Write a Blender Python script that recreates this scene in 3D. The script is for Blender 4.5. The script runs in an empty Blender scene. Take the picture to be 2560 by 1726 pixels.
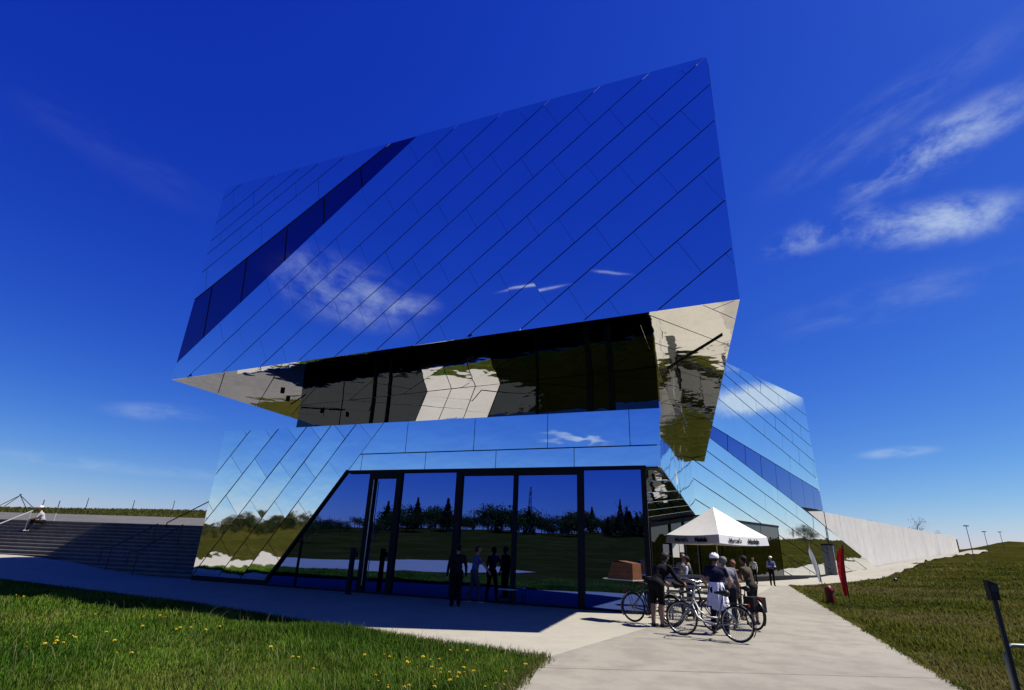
import bpy, math, random
import numpy as np
from mathutils import Vector, Matrix
random.seed(7); RNG = np.random.default_rng(7)
R = math.radians
SC = bpy.context.scene
COL = SC.collection

# ------------------------------------------------------------------ camera
cam_d = bpy.data.cameras.new('camera'); cam_d.sensor_width = 36.0; cam_d.sensor_fit = 'HORIZONTAL'
cam_d.lens = 18.79; cam_d.clip_start = 0.05; cam_d.clip_end = 4000
cam = bpy.data.objects.new('camera', cam_d); COL.objects.link(cam)
UP = Vector((0.09638, 2.62273, 1.0)).normalized()               # world up seen in camera axes (right, up, forward)
FW = (Vector((0, 0, 1)) - UP * UP.z).normalized()
RT = UP.cross(FW)
if RT.x < 0: RT = -RT
MW = Matrix((RT, FW, UP))
c0, c1, c2 = MW @ Vector((1, 0, 0)), MW @ Vector((0, 1, 0)), MW @ Vector((0, 0, 1))
cam.matrix_world = Matrix(((c0.x, c1.x, -c2.x, 0), (c0.y, c1.y, -c2.y, 0), (c0.z, c1.z, -c2.z, 1.69), (0, 0, 0, 1)))
SC.camera = cam

# ------------------------------------------------------------------ world, sun, exposure
SUN = Vector((0.65, 0.02, 1.0)).normalized()
SUN_EL = math.asin(SUN.z); SUN_ROT = math.atan2(SUN.x, SUN.y)
world = bpy.data.worlds.new('World'); SC.world = world; world.use_nodes = True
NT = world.node_tree; NT.nodes.clear()
def wn(t, **kw):
    n = NT.nodes.new(t)
    for k, v in kw.items(): setattr(n, k, v)
    return n
def wm(op, a, b=None, c=None, clamp=False):
    n = NT.nodes.new('ShaderNodeMath'); n.operation = op; n.use_clamp = clamp
    for i, v in enumerate((a, b, c)):
        if v is None: continue
        if isinstance(v, (int, float)): n.inputs[i].default_value = v
        else: NT.links.new(v, n.inputs[i])
    return n.outputs[0]
def wdot(v, d):
    n = NT.nodes.new('ShaderNodeVectorMath'); n.operation = 'DOT_PRODUCT'
    NT.links.new(v, n.inputs[0]); n.inputs[1].default_value = d
    return n.outputs['Value']
sky = wn('ShaderNodeTexSky', sky_type='NISHITA'); sky.sun_disc = False
sky.sun_elevation = SUN_EL; sky.sun_rotation = SUN_ROT
sky.altitude = 200; sky.air_density = 1.0; sky.dust_density = 0.35; sky.ozone_density = 4.0
# grade the sky per channel (deep saturated blue of the photograph), the same in every direction
sep = wn('ShaderNodeSeparateColor'); NT.links.new(sky.outputs[0], sep.inputs[0])
comb = wn('ShaderNodeCombineColor')
for i, (g, k) in enumerate(((2.25, 10.9), (1.82, 8.4), (0.66, 8.46))):
    NT.links.new(wm('MULTIPLY', wm('POWER', wm('MULTIPLY', sep.outputs[i], 0.12), g), k), comb.inputs[i])
tc = wn('ShaderNodeTexCoord'); DIR = tc.outputs['Generated']
def cloud(az, el, su, sv, roll, k, amount, stretch=3.0, seed=0.0, lo=0.42, hi=0.75):
    """one wisp of cirrus at an azimuth / elevation (degrees), su x sv its half-sizes (tangent of angle)"""
    a, e = R(az), R(el)
    c = Vector((math.sin(a)*math.cos(e), math.cos(a)*math.cos(e), math.sin(e)))
    r = Vector((math.cos(a), -math.sin(a), 0)); u = r.cross(c)
    if u.z < 0: u = -u
    r2 = r*math.cos(R(roll)) + u*math.sin(R(roll)); u2 = -r*math.sin(R(roll)) + u*math.cos(R(roll))
    cc = wm('MAXIMUM', wdot(DIR, c), 0.05)
    uu = wm('DIVIDE', wdot(DIR, r2), cc); vv = wm('DIVIDE', wdot(DIR, u2), cc)
    cx = wn('ShaderNodeCombineXYZ'); NT.links.new(uu, cx.inputs[0]); NT.links.new(wm('MULTIPLY', vv, stretch), cx.inputs[1]); cx.inputs[2].default_value = seed
    nz = wn('ShaderNodeTexNoise'); nz.inputs['Scale'].default_value = k; nz.inputs['Detail'].default_value = 7; nz.inputs['Roughness'].default_value = 0.66
    nz.inputs['Distortion'].default_value = 0.22
    NT.links.new(cx.outputs[0], nz.inputs['Vector'])
    f = wn('ShaderNodeMapRange', interpolation_type='SMOOTHSTEP'); f.inputs[1].default_value = lo; f.inputs[2].default_value = hi
    NT.links.new(nz.outputs['Fac'], f.inputs[0])
    rr = wm('SQRT', wm('ADD', wm('POWER', wm('DIVIDE', uu, su), 2.0), wm('POWER', wm('DIVIDE', vv, sv), 2.0)))
    m = wn('ShaderNodeMapRange', interpolation_type='SMOOTHERSTEP'); m.inputs[1].default_value = 1.0; m.inputs[2].default_value = 0.1
    NT.links.new(rr, m.inputs[0])
    front = wm('GREATER_THAN', wdot(DIR, c), 0.3)
    return wm('MULTIPLY', wm('MULTIPLY', wm('MULTIPLY', f.outputs[0], m.outputs[0]), front), amount)
CLOUDS = [  # az, el, half sizes, roll, noise scale, amount, stretch, seed, lo, hi
    (44.3, 33.3, .17, .052, 12, 9, .70, 1.7, 1.0, .38, .78),
    (49.3, 33.6, .12, .032, 10, 11, .38, 2.0, 1.7, .42, .76),
    (43.0, 27.5, .15, .048, -8, 9, .82, 1.6, 3.3, .36, .74),
    (34.0, 29.2, .13, .040, 8, 13, .30, 1.4, 5.0, .42, .70),
    (41.0, 37.0, .26, .050, 16, 5, .14, 3.0, 6.0, .38, .74),
    (38.0, 22.0, .24, .05, 4, 5, .14, 3.0, 2.0, .38, .74),
    (36.2, 8.9, .07, .012, 2, 9, .40, 2.5, 4.0, .38, .66),
    (-33.5, 10.3, .10, .020, 4, 7, .24, 2.2, 7.0, .36, .66),
    (-42.0, 31.0, .24, .05, -10, 4, .030, 3.0, 8.0, .36, .74),
    (-39.0, 5.4, .40, .014, 0, 6, .25, 2.5, 10.0, .36, .70),
    (-117.5, 24.6, .18, .08, 10, 9, .42, 1.6, 12.0, .36, .68),       # behind the photographer: seen in the big mirror wall
    (-124.5, 24.2, .08, .030, -10, 9, .40, 1.8, 13.0, .38, .66),
    (-139.0, 27.2, .085, .0042, -12, 9, .55, 4.0, 14.0, .30, .52),
    (-148.0, 28.6, .060, .0036, 10, 9, .35, 4.0, 14.6, .30, .52),
    (-144.0, 10.9, .085, .009, 4, 7, .70, 3.0, 15.0, .30, .56),
    (61.5, 14.6, .125, .036, -6, 6, 1.3, 1.8, 16.0, .26, .52),        # right of the frame: seen in the wing
    (62.5, 18.4, .13, .02, -8, 7, .55, 2.2, 17.0, .36, .66),
]
tot = None
for cl in CLOUDS:
    o = cloud(*cl); tot = o if tot is None else wm('ADD', tot, o)
tot = wm('MINIMUM', tot, 0.92)
mixc = wn('ShaderNodeMix', data_type='RGBA')
NT.links.new(tot, mixc.inputs[0]); NT.links.new(comb.outputs[0], mixc.inputs[6]); mixc.inputs[7].default_value = (5.6, 6.9, 8.4, 1)
bg = wn('ShaderNodeBackground'); bg.inputs[1].default_value = 0.0574
NT.links.new(mixc.outputs[2], bg.inputs[0])
wo_ = wn('ShaderNodeOutputWorld'); NT.links.new(bg.outputs[0], wo_.inputs[0])
try: world.cycles.sampling_method = 'MANUAL'; world.cycles.sample_map_resolution = 512
except Exception: pass

sun_d = bpy.data.lights.new('sun', 'SUN'); sun_d.energy = 5.0; sun_d.angle = R(0.53); sun_d.color = (1.0, 0.95, 0.865)
sun = bpy.data.objects.new('sun', sun_d); COL.objects.link(sun)
sun.rotation_euler = SUN.to_track_quat('Z', 'Y').to_euler(); sun.location = (30, 0, 60)
SC.view_settings.view_transform = 'Standard'; SC.view_settings.look = 'None'
SC.view_settings.exposure = 0.8; SC.view_settings.gamma = 1.0; SC.view_settings.use_curve_mapping = False
SC.cycles.caustics_reflective = False; SC.cycles.caustics_refractive = False
SC.cycles.max_bounces = 10; SC.cycles.glossy_bounces = 8

# ------------------------------------------------------------------ materials
MATS = {}
ALB = 0.575                                                     # all diffuse colours below are written for exposure 0 and scaled to real albedos here
def pbsdf(name):
    m = bpy.data.materials.new(name); m.use_nodes = True
    b = m.node_tree.nodes['Principled BSDF']
    return m, m.node_tree, b
def tex_coord(nt, kind='Object'):
    t = nt.nodes.new('ShaderNodeTexCoord'); return t.outputs[kind]
def noise(nt, vec, scale, detail=4, rough=.55, dist=0.0):
    n = nt.nodes.new('ShaderNodeTexNoise'); n.inputs['Scale'].default_value = scale; n.inputs['Detail'].default_value = detail
    n.inputs['Roughness'].default_value = rough; n.inputs['Distortion'].default_value = dist
    nt.links.new(vec, n.inputs['Vector']); return n.outputs['Fac']
def vscale(nt, vec, s):
    m = nt.nodes.new('ShaderNodeMapping'); m.inputs['Scale'].default_value = s; nt.links.new(vec, m.inputs[0]); return m.outputs[0]
def ramp(nt, fac, stops):
    r = nt.nodes.new('ShaderNodeValToRGB'); e = r.color_ramp.elements
    while len(e) > 1: e.remove(e[-1])
    for i, (p, c) in enumerate(stops):
        el = e[0] if i == 0 else e.new(p)
        el.position = p; el.color = (*c, 1)
    nt.links.new(fac, r.inputs[0]); return r.outputs[0]
def mixcol(nt, fac, a, b, mode='MIX'):
    m = nt.nodes.new('ShaderNodeMix'); m.data_type = 'RGBA'; m.blend_type = mode
    for i, v in ((0, fac), (6, a), (7, b)):
        if isinstance(v, (int, float)): m.inputs[i].default_value = v
        elif isinstance(v, tuple): m.inputs[i].default_value = (*v, 1)
        else: nt.links.new(v, m.inputs[i])
    return m.outputs[2]
def bump(nt, b, h, strength, dist):
    n = nt.nodes.new('ShaderNodeBump'); n.inputs['Strength'].default_value = strength; n.inputs['Distance'].default_value = dist
    nt.links.new(h, n.inputs['Height']); nt.links.new(n.outputs[0], b.inputs['Normal'])
def simple(name, col, rough=.6, metal=0.0, var=.12, scale=9.0, bmp=0.0, bdist=.01):
    if name in MATS: return MATS[name]
    m, nt, b = pbsdf(name)
    if metal < .5: col = tuple(c*ALB for c in col)
    v = tex_coord(nt)
    n = noise(nt, v, scale, 5)
    lo = tuple(max(0, c*(1-var)) for c in col); hi = tuple(min(1, c*(1+var)) for c in col)
    nt.links.new(ramp(nt, n, [(.3, lo), (.7, hi)]), b.inputs['Base Color'])
    b.inputs['Roughness'].default_value = rough; b.inputs['Metallic'].default_value = metal
    if metal < .5: b.inputs['Specular IOR Level'].default_value = .28
    if name.startswith(('cloth', 'hair', 'skin', 'shoe')): b.inputs['Specular IOR Level'].default_value = .12
    if bmp: bump(nt, b, noise(nt, v, scale*2.5, 3), bmp, bdist)
    MATS[name] = m; return m
def mirror(name, col, rough, wav, wscale, stretch=(1, 1, 1), gen='Object'):
    m, nt, b = pbsdf(name)
    v = tex_coord(nt, gen)
    b.inputs['Metallic'].default_value = 1.0; b.inputs['Roughness'].default_value = rough
    n0 = noise(nt, v, 0.5, 3)
    nt.links.new(ramp(nt, n0, [(.35, tuple(c*.96 for c in col)), (.65, col)]), b.inputs['Base Color'])
    if wav: bump(nt, b, noise(nt, vscale(nt, v, stretch), wscale, 2.0, .45), 1.0, wav)
    MATS[name] = m; return m
MIR_UP = mirror('mirror_steel_upper', (.95, .955, .97), .02, .0022, .5)
MIR_LO = mirror('mirror_steel_lower', (.90, .92, .95), .02, .0055, .8, (1, 1, 1.6))
MIR_WG = mirror('mirror_steel_wing', (.88, .92, .94), .03, .006, .5, (1, 1, 1.4))
MIR_SO = mirror('mirror_steel_soffit', (.88, .875, .86), .03, .017, .95)
GLASS = mirror('solar_glass', (.092, .155, .50), .01, .0020, .45)
GLASS_DK = mirror('dark_band_glass', (.13, .10, .26), .01, .002, .4)
GLASS_UP = mirror('upper_floor_glass', (.055, .066, .078), .02, .015, 1.0)
DARK = simple('dark_substructure', (.012, .012, .014), .7)
FRAME = simple('anthracite_frame', (.012, .012, .015), .6)
FRAME.node_tree.nodes['Principled BSDF'].inputs['Specular IOR Level'].default_value = .15
STEEL = simple('galvanised_steel', (.42, .43, .43), .35, .9)
RAIL = simple('brushed_rail_steel', (.62, .60, .55), .35, .7)
BLACKP = simple('black_paint', (.012, .012, .013), .35)
RUBBER = simple('tyre_rubber', (.015, .015, .016), .75)
WHITEC = simple('white_canvas', (1.22, 1.20, 1.16), .85, 0, .04, 4, .15)
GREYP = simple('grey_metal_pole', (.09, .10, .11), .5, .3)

def concrete(name, col, var, stain, scl=1.0, streak=False):
    m, nt, b = pbsdf(name)
    col = tuple(c*ALB for c in col)
    v = tex_coord(nt)
    big = noise(nt, v, .22*scl, 6, .6, .6)
    mid = noise(nt, v, 1.7*scl, 6, .65)
    fine = noise(nt, v, 55, 3, .7)
    base = ramp(nt, big, [(.32, tuple(c*(1-var) for c in col)), (.68, tuple(min(1, c*(1+var*.6)) for c in col))])
    st = ramp(nt, mid, [(.38, tuple(1-stain for _ in range(3))), (.56, (1, 1, 1))])
    c = mixcol(nt, 1.0, base, st, 'MULTIPLY')
    sp = ramp(nt, fine, [(.30, (.86, .85, .84)), (.55, (1, 1, 1))])
    c = mixcol(nt, 1.0, c, sp, 'MULTIPLY')
    if streak:
        s = noise(nt, vscale(nt, v, (1.1, 1.1, .06)), 1.6, 5, .7)
        c = mixcol(nt, 1.0, c, ramp(nt, s, [(.34, (.86, .85, .83)), (.50, (1, 1, 1))]), 'MULTIPLY')
    nt.links.new(c, b.inputs['Base Color']); b.inputs['Roughness'].default_value = .88; b.inputs['Specular IOR Level'].default_value = .2
    bump(nt, b, fine, .25, .004)
    MATS[name] = m; return m
PAVE = concrete('pale_concrete_paving', (.52, .487, .398), .08, .08)
PATHC = concrete('path_concrete', (.42, .39, .32), .14, .19, .8)
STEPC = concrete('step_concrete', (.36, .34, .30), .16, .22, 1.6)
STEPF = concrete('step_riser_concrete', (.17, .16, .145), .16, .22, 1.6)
WALLC = concrete('fair_faced_concrete', (.97, .94, .87), .05, .07, .6, True)
def grass_ground(name, a, b_, c_):
    m, nt, b = pbsdf(name); v = tex_coord(nt)
    n1 = noise(nt, v, .16, 6, .6, .4); n2 = noise(nt, v, 2.6, 6, .7); n3 = noise(nt, v, 24, 4, .7)
    c = ramp(nt, n1, [(.3, tuple(k*ALB for k in a)), (.5, tuple(k*ALB for k in b_)), (.72, tuple(k*ALB for k in c_))])
    c = mixcol(nt, 1.0, c, ramp(nt, n2, [(.3, (.55, .55, .5)), (.65, (1.15, 1.12, 1.0))]), 'MULTIPLY')
    c = mixcol(nt, 1.0, c, ramp(nt, n3, [(.3, (.5, .5, .45)), (.7, (1.25, 1.2, 1.05))]), 'MULTIPLY')
    nt.links.new(c, b.inputs['Base Color']); b.inputs['Roughness'].default_value = .95; b.inputs['Specular IOR Level'].default_value = 0.0
    bump(nt, b, n3, .8, .06)
    MATS[name] = m; return m
MEADOW = grass_ground('meadow_soil', (.036, .042, .009), (.052, .056, .013), (.090, .080, .026))
def blade_mat(name, trans=.35):
    m, nt, b = pbsdf(name)
    at = nt.nodes.new('ShaderNodeAttribute'); at.attribute_name = 'tint'
    nt.links.new(at.outputs['Color'], b.inputs['Base Color']); b.inputs['Roughness'].default_value = .7; b.inputs['Specular IOR Level'].default_value = .10
    tr = nt.nodes.new('ShaderNodeBsdfTranslucent'); nt.links.new(at.outputs['Color'], tr.inputs[0])
    mx = nt.nodes.new('ShaderNodeMixShader'); mx.inputs[0].default_value = trans
    nt.links.new(b.outputs[0], mx.inputs[1]); nt.links.new(tr.outputs[0], mx.inputs[2])
    nt.links.new(mx.outputs[0], nt.nodes['Material Output'].inputs[0])
    MATS[name] = m; return m
BLADE = blade_mat('grass_blades'); LEAF = blade_mat('leaves', .3)
BARK = simple('bark', (.07, .055, .04), .9, 0, .3, 6, .5, .03)

# ------------------------------------------------------------------ mesh helpers
def props(o, label=None, cat=None, group=None, kind=None):
    if label: o['label'] = label
    if cat: o['category'] = cat
    if group: o['group'] = group
    if kind: o['kind'] = kind
    return o
def empty(name, loc=(0, 0, 0), rz=0.0, label=None, cat=None, group=None):
    o = bpy.data.objects.new(name, None); COL.objects.link(o); o.empty_display_size = .2
    o.location = loc; o.rotation_euler = (0, 0, rz)
    return props(o, label, cat, group)
def link(name, me, parent=None):
    o = bpy.data.objects.new(name, me); COL.objects.link(o)
    if parent is not None: o.parent = parent
    return o
class MB:
    def __init__(s): s.v = []; s.f = []; s.mi = []
    def add(s, vs, fs, mi=0):
        k = len(s.v); s.v += [tuple(p) for p in vs]; s.f += [tuple(i+k for i in f) for f in fs]; s.mi += [mi]*len(fs)
        return s
    def box(s, lo, hi, mi=0):
        x0, y0, z0 = lo; x1, y1, z1 = hi
        return s.add([(x0, y0, z0), (x1, y0, z0), (x1, y1, z0), (x0, y1, z0), (x0, y0, z1), (x1, y0, z1), (x1, y1, z1), (x0, y1, z1)],
                     [(3, 2, 1, 0), (4, 5, 6, 7), (0, 1, 5, 4), (1, 2, 6, 5), (2, 3, 7, 6), (3, 0, 4, 7)], mi)
    def prism(s, poly, ext, mi=0):
        """poly: list of 3D points (planar, any order), ext: vector"""
        n = len(poly); P = [Vector(p) for p in poly]; E = Vector(ext)
        vs = P + [p+E for p in P]
        nrm = Vector((0, 0, 0))
        for i in range(n): nrm += P[i].cross(P[(i+1) % n])
        a, b = tuple(range(n)), tuple(range(n, 2*n))
        if nrm.dot(E) > 0: fs = [a[::-1], b] + [(i, (i+1) % n, n+(i+1) % n, n+i) for i in range(n)]
        else: fs = [a, b[::-1]] + [((i+1) % n, i, n+i, n+(i+1) % n) for i in range(n)]
        return s.add(vs, fs, mi)
    def bar(s, p, q, w, h, mi=0, up=(0, 0, 1)):
        p, q = Vector(p), Vector(q); d = (q-p).normalized(); u = Vector(up)
        if abs(d.dot(u)) > .98: u = Vector((1, 0, 0))
        r = d.cross(u).normalized(); u = r.cross(d)
        c = [r*w/2*a+u*h/2*b for a, b in ((-1, -1), (1, -1), (1, 1), (-1, 1))]
        return s.add([p+k for k in c]+[q+k for k in c], [(0, 1, 2, 3), (7, 6, 5, 4), (1, 0, 4, 5), (2, 1, 5, 6), (3, 2, 6, 7), (0, 3, 7, 4)], mi)
    def tube(s, pts, rad, n=8, mi=0, closed=False):
        P = [Vector(p) for p in pts]; m = len(P)
        rs = rad if isinstance(rad, (list, tuple)) else [rad]*m
        k = len(s.v); ref = Vector((0, 0, 1))
        for i in range(m):
            a = P[i-1] if (i > 0 or closed) else P[i]; b = P[(i+1) % m] if (i < m-1 or closed) else P[i]
            d = (b-a).normalized()
            rf = ref if abs(d.dot(ref)) < .95 else Vector((1, 0, 0))
            x = d.cross(rf).normalized(); y = d.cross(x)
            for j in range(n):
                t = 2*math.pi*j/n; s.v.append(tuple(P[i]+(x*math.cos(t)+y*math.sin(t))*rs[i]))
        for i in range(m if closed else m-1):
            for j in range(n):
                a, b = k+i*n+j, k+i*n+(j+1) % n; c, d = k+((i+1) % m)*n+(j+1) % n, k+((i+1) % m)*n+j
                s.f.append((a, b, c, d)); s.mi.append(mi)
        if not closed:
            s.f.append(tuple(k+j for j in range(n))[::-1]); s.mi.append(mi)
            s.f.append(tuple(k+(m-1)*n+j for j in range(n))); s.mi.append(mi)
        return s
    def ball(s, c, r, n=10, m=6, mi=0, sc=(1, 1, 1)):
        c = Vector(c); k = len(s.v)
        for i in range(1, m):
            t = math.pi*i/m
            for j in range(n):
                p = 2*math.pi*j/n
                s.v.append((c.x+r*sc[0]*math.sin(t)*math.cos(p), c.y+r*sc[1]*math.sin(t)*math.sin(p), c.z+r*sc[2]*math.cos(t)))
        s.v += [(c.x, c.y, c.z+r*sc[2]), (c.x, c.y, c.z-r*sc[2])]; T = len(s.v)-2
        for i in range(m-2):
            for j in range(n):
                a, b = k+i*n+j, k+i*n+(j+1) % n
                s.f.append((a, a+n, b+n, b)); s.mi.append(mi)
        for j in range(n):
            s.f.append((T, k+j, k+(j+1) % n)); s.mi.append(mi)
            s.f.append((T+1, k+(m-2)*n+(j+1) % n, k+(m-2)*n+j)); s.mi.append(mi)
        return s
    def capsule(s, p, q, r0, r1, n=10, flat=1.0, mi=0):
        p, q = Vector(p), Vector(q); d = q-p
        if d.length < 1e-5: d = Vector((0, 0, 1e-3))
        d.normalize(); pts = []; rs = []
        for t in (85, 55, 25): pts.append(p-d*r0*math.sin(R(t))); rs.append(r0*math.cos(R(t)))
        pts += [p, q]; rs += [r0, r1]
        for t in (25, 55, 85): pts.append(q+d*r1*math.sin(R(t))); rs.append(r1*math.cos(R(t)))
        return s.tube(pts, rs, n, mi)
    def build(s, name, mats, parent=None, smooth=False):
        me = bpy.data.meshes.new(name); me.from_pydata(s.v, [], s.f)
        if not isinstance(mats, (list, tuple)): mats = [mats]
        for m in mats: me.materials.append(m)
        if len(mats) > 1: me.polygons.foreach_set('material_index', s.mi)
        if smooth: me.polygons.foreach_set('use_smooth', [True]*len(me.polygons))
        me.update(); return link(name, me, parent)
def smooth_by_angle(o, ang=40):
    me = o.data
    me.polygons.foreach_set('use_smooth', [True]*len(me.polygons))
    try: me.set_sharp_from_angle(angle=R(ang))
    except Exception: pass
def copy_tree(o, parent=None):
    c = o.copy(); COL.objects.link(c)
    if parent is not None: c.parent = parent
    for ch in list(o.children): copy_tree(ch, c)
    return c
def sstep(a, b, x):
    t = np.clip((x-a)/(b-a), 0, 1); return t*t*(3-2*t)

# ------------------------------------------------------------------ terrain
WN = np.array([math.cos(R(43.5)), -math.sin(R(43.5))]); WD = np.array([math.sin(R(43.5)), math.cos(R(43.5))])
STB = (-14.2, 25.3); STD = (-.985, .174); STN = (.174, .985)         # foot of the stairs: right end, direction, uphill normal
WA = np.array([31.28, 57.77])                                   # wing anchor: s = 0
def vnoise(x, y, s, seed):
    """cheap smooth noise from a few sines"""
    a = seed*1.7
    return (np.sin(x/s+a)*np.cos(y/s*1.13+a*2.1)+.5*np.sin(x/s*2.3+y/s*.7+a*3)+.35*np.cos(y/s*2.9-x/s*1.1+a))/1.85
def height(x, y):
    x = np.asarray(x, float); y = np.asarray(y, float)
    q = (x-WA[0])*math.sin(R(46))+(y-WA[1])*math.cos(R(46))      # along the rising path on the right
    p = (x-WA[0])*math.cos(R(46))-(y-WA[1])*math.sin(R(46))      # to its right
    h = np.where(q > 0, .0275*np.minimum(q, 28)+.0386*np.clip(q-28, 0, 70), 0.0)
    h = h+2.6*sstep(92, 145, q)*sstep(-60, 5, p)
    h = h+5.0*sstep(150, 360, q)
    # grassy rise right of the path
    e = (x-6.74)*.92-(y-8.94)*.39                                # distance right of the path edge
    edge = np.where(q > -20, p+4, e)
    right = sstep(1.0, 22, e)*sstep(3, 14, p+9+np.clip(-q, 0, 60)*2)
    h = h+right*(.9+.045*np.clip(e, 0, 60))*sstep(2, 25, y+x)*.55
    h = h+right*(vnoise(x, y, 2.3, 1)*.36+vnoise(x, y, .9, 11)*.07)*sstep(6, 12, x+y*.3)
    # stairs, terrace and berm on the left, behind the building; the forecourt climbs a little towards them
    al = -(x-STB[0])*STD[0]*-1-(y-STB[1])*STD[1]*-1; al = (x-STB[0])*STD[0]+(y-STB[1])*STD[1]
    c = (x-STB[0])*STN[0]+(y-STB[1])*STN[1]
    h = h+.60*sstep(0, 9.5, al)*sstep(-6, 0, c)
    m = sstep(-14, -6, al)
    h = h+(1.35*sstep(2.7, 4.6, c)+.25*(1-sstep(0, 9.5, al))*sstep(2.7, 4.6, c)+.95*np.clip((c-4.6)/9.4, 0, 1)+1.9*sstep(16, 46, c)+.22*vnoise(x, y, 17, 2)*sstep(22, 46, c))*m
    # hill side behind the camera
    b = -(x*.62+y*.78)
    h = h+7.6*sstep(34, 165, b)+.5*vnoise(x, y, 22, 3)*sstep(40, 90, b)
    return h
def build_ground():
    rr = np.concatenate([[0], np.geomspace(1.2, 900, 190)]); na = 560
    vs = []; 
    th = np.linspace(0, 2*np.pi, na, endpoint=False)
    X = np.outer(rr[1:], np.sin(th)); Y = np.outer(rr[1:], np.cos(th)); Z = height(X, Y)-.012
    V = np.concatenate([[[0, 0, float(height(0, 0))-.012]], np.stack([X.ravel(), Y.ravel(), Z.ravel()], 1)])
    F = [(0, 1+(j+1) % na, 1+j) for j in range(na)]
    for i in range(len(rr)-2):
        a = 1+i*na; b = a+na
        F += [(a+j, a+(j+1) % na, b+(j+1) % na, b+j) for j in range(na)]
    me = bpy.data.meshes.new('ground'); me.from_pydata(V.tolist(), [], F); me.materials.append(MEADOW)
    me.polygons.foreach_set('use_smooth', [True]*len(me.polygons)); me.update()
    o = link('ground', me); o['kind'] = 'structure'
build_ground()

def clip2(poly, a, b, c):
    """keep a*x+b*y <= c"""
    out = []
    for i in range(len(poly)):
        p, q = poly[i], poly[(i+1) % len(poly)]
        dp, dq = a*p[0]+b*p[1]-c, a*q[0]+b*q[1]-c
        if dp <= 0: out.append(p)
        if dp*dq < 0:
            t = dp/(dp-dq); out.append((p[0]+(q[0]-p[0])*t, p[1]+(q[1]-p[1])*t))
    return out
def area2(poly):
    return .5*sum(poly[i][0]*poly[(i+1) % len(poly)][1]-poly[(i+1) % len(poly)][0]*poly[i][1] for i in range(len(poly)))

def sheet(name, pts, z, thick, mat):
    o = MB().prism([(x, y, z-thick) for x, y in pts], (0, 0, thick)).build(name, mat); o['kind'] = 'structure'; return o
# forecourt: pale concrete in front of the building and, left, opening into a sunlit square beyond the lawn
fore = [(0.75, 10.15), (-1.75, 11.6), (-4.31, 13.12), (-8.17, 15.73), (-17.54, 20.59), (-24.5, 21.8), (-28.0, 16.5), (-19.5, 10.5), (-16.2, 7.0), (-18.0, -4.0), (-40, -14), (-50, 8), (-46, 26), (-40.0, 30.3), (-14.2, 25.9),
        (-12.0, 26.4), (3.5, 34), (16, 40), (31.0, 57.3), (33.8, 60.2), (22.55, 41.6), (19.41, 39.27), (8.0, 18.0)]
def draped(name, pts, lift, mat, step=1.5):
    import bmesh
    bm = bmesh.new(); bm.faces.new([bm.verts.new((x, y, 0)) for x, y in pts])
    xs_, ys_ = [p[0] for p in pts], [p[1] for p in pts]
    for lo, hi, ax in ((min(xs_), max(xs_), (1, 0, 0)), (min(ys_), max(ys_), (0, 1, 0))):
        t = lo+step
        while t < hi:
            bmesh.ops.bisect_plane(bm, geom=bm.verts[:]+bm.edges[:]+bm.faces[:], plane_co=tuple(a*t for a in ax), plane_no=ax, dist=1e-5); t += step
    bmesh.ops.triangulate(bm, faces=bm.faces[:])
    for v in bm.verts: v.co.z = float(height(v.co.x, v.co.y))+lift
    for f in bm.faces:
        if f.normal.z < 0: f.normal_flip()
    me = bpy.data.meshes.new(name); bm.to_mesh(me); bm.free(); me.materials.append(mat)
    o = link(name, me); o['kind'] = 'structure'; return o
draped('pavement', fore, .012, PAVE)
path = [(0.75, 10.15), (0.17, 7.97), (-1.95, 0.0), (-3.9, -7.0), (-9, -24), (-5.2, -24), (-1.05, -9.5), (6.74, 8.94), (8.89, 14.05), (19.41, 39.27), (18.0, 38.6), (8.2, 21.0), (3.6, 14.6)]
sheet('path', path, .018, .3, PATHC)
JOINT = simple('joint_mortar', (.27, .25, .215), .9, 0, .25, 3)
def joint(p, q, w=.014, z=.0185):
    a, b = Vector((*p, 0)), Vector((*q, 0)); n_ = Vector((-(b-a).y, (b-a).x, 0)).normalized()*w/2
    return [(*(a-n_)[:2], z), (*(b-n_)[:2], z), (*(b+n_)[:2], z), (*(a+n_)[:2], z)]
jm = MB()
for i in range(9):                                              # joints across the path, about five metres apart
    t = .03+i*.121; L0, L1 = Vector((-3.9, -7.0)), Vector((0.75, 10.15)); R0, R1 = Vector((-1.05, -9.5)), Vector((19.41, 39.27))
    yv = 2.6+i*3.35
    def at_y(a, b, y): return a+(b-a)*((y-a.y)/(b.y-a.y))
    lft = at_y(L0, L1, min(yv, 10.0)) if yv < 10 else at_y(Vector((0.75, 10.15)), Vector((18.0, 38.6)), yv)
    rgt = at_y(R0, R1, yv+.35)
    jm.add(joint(lft+Vector((.05, .02)), rgt-Vector((.05, .02)), z=.0222), [(0, 1, 2, 3)])
o = jm.build('path_joints', JOINT); o['kind'] = 'structure'
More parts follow.
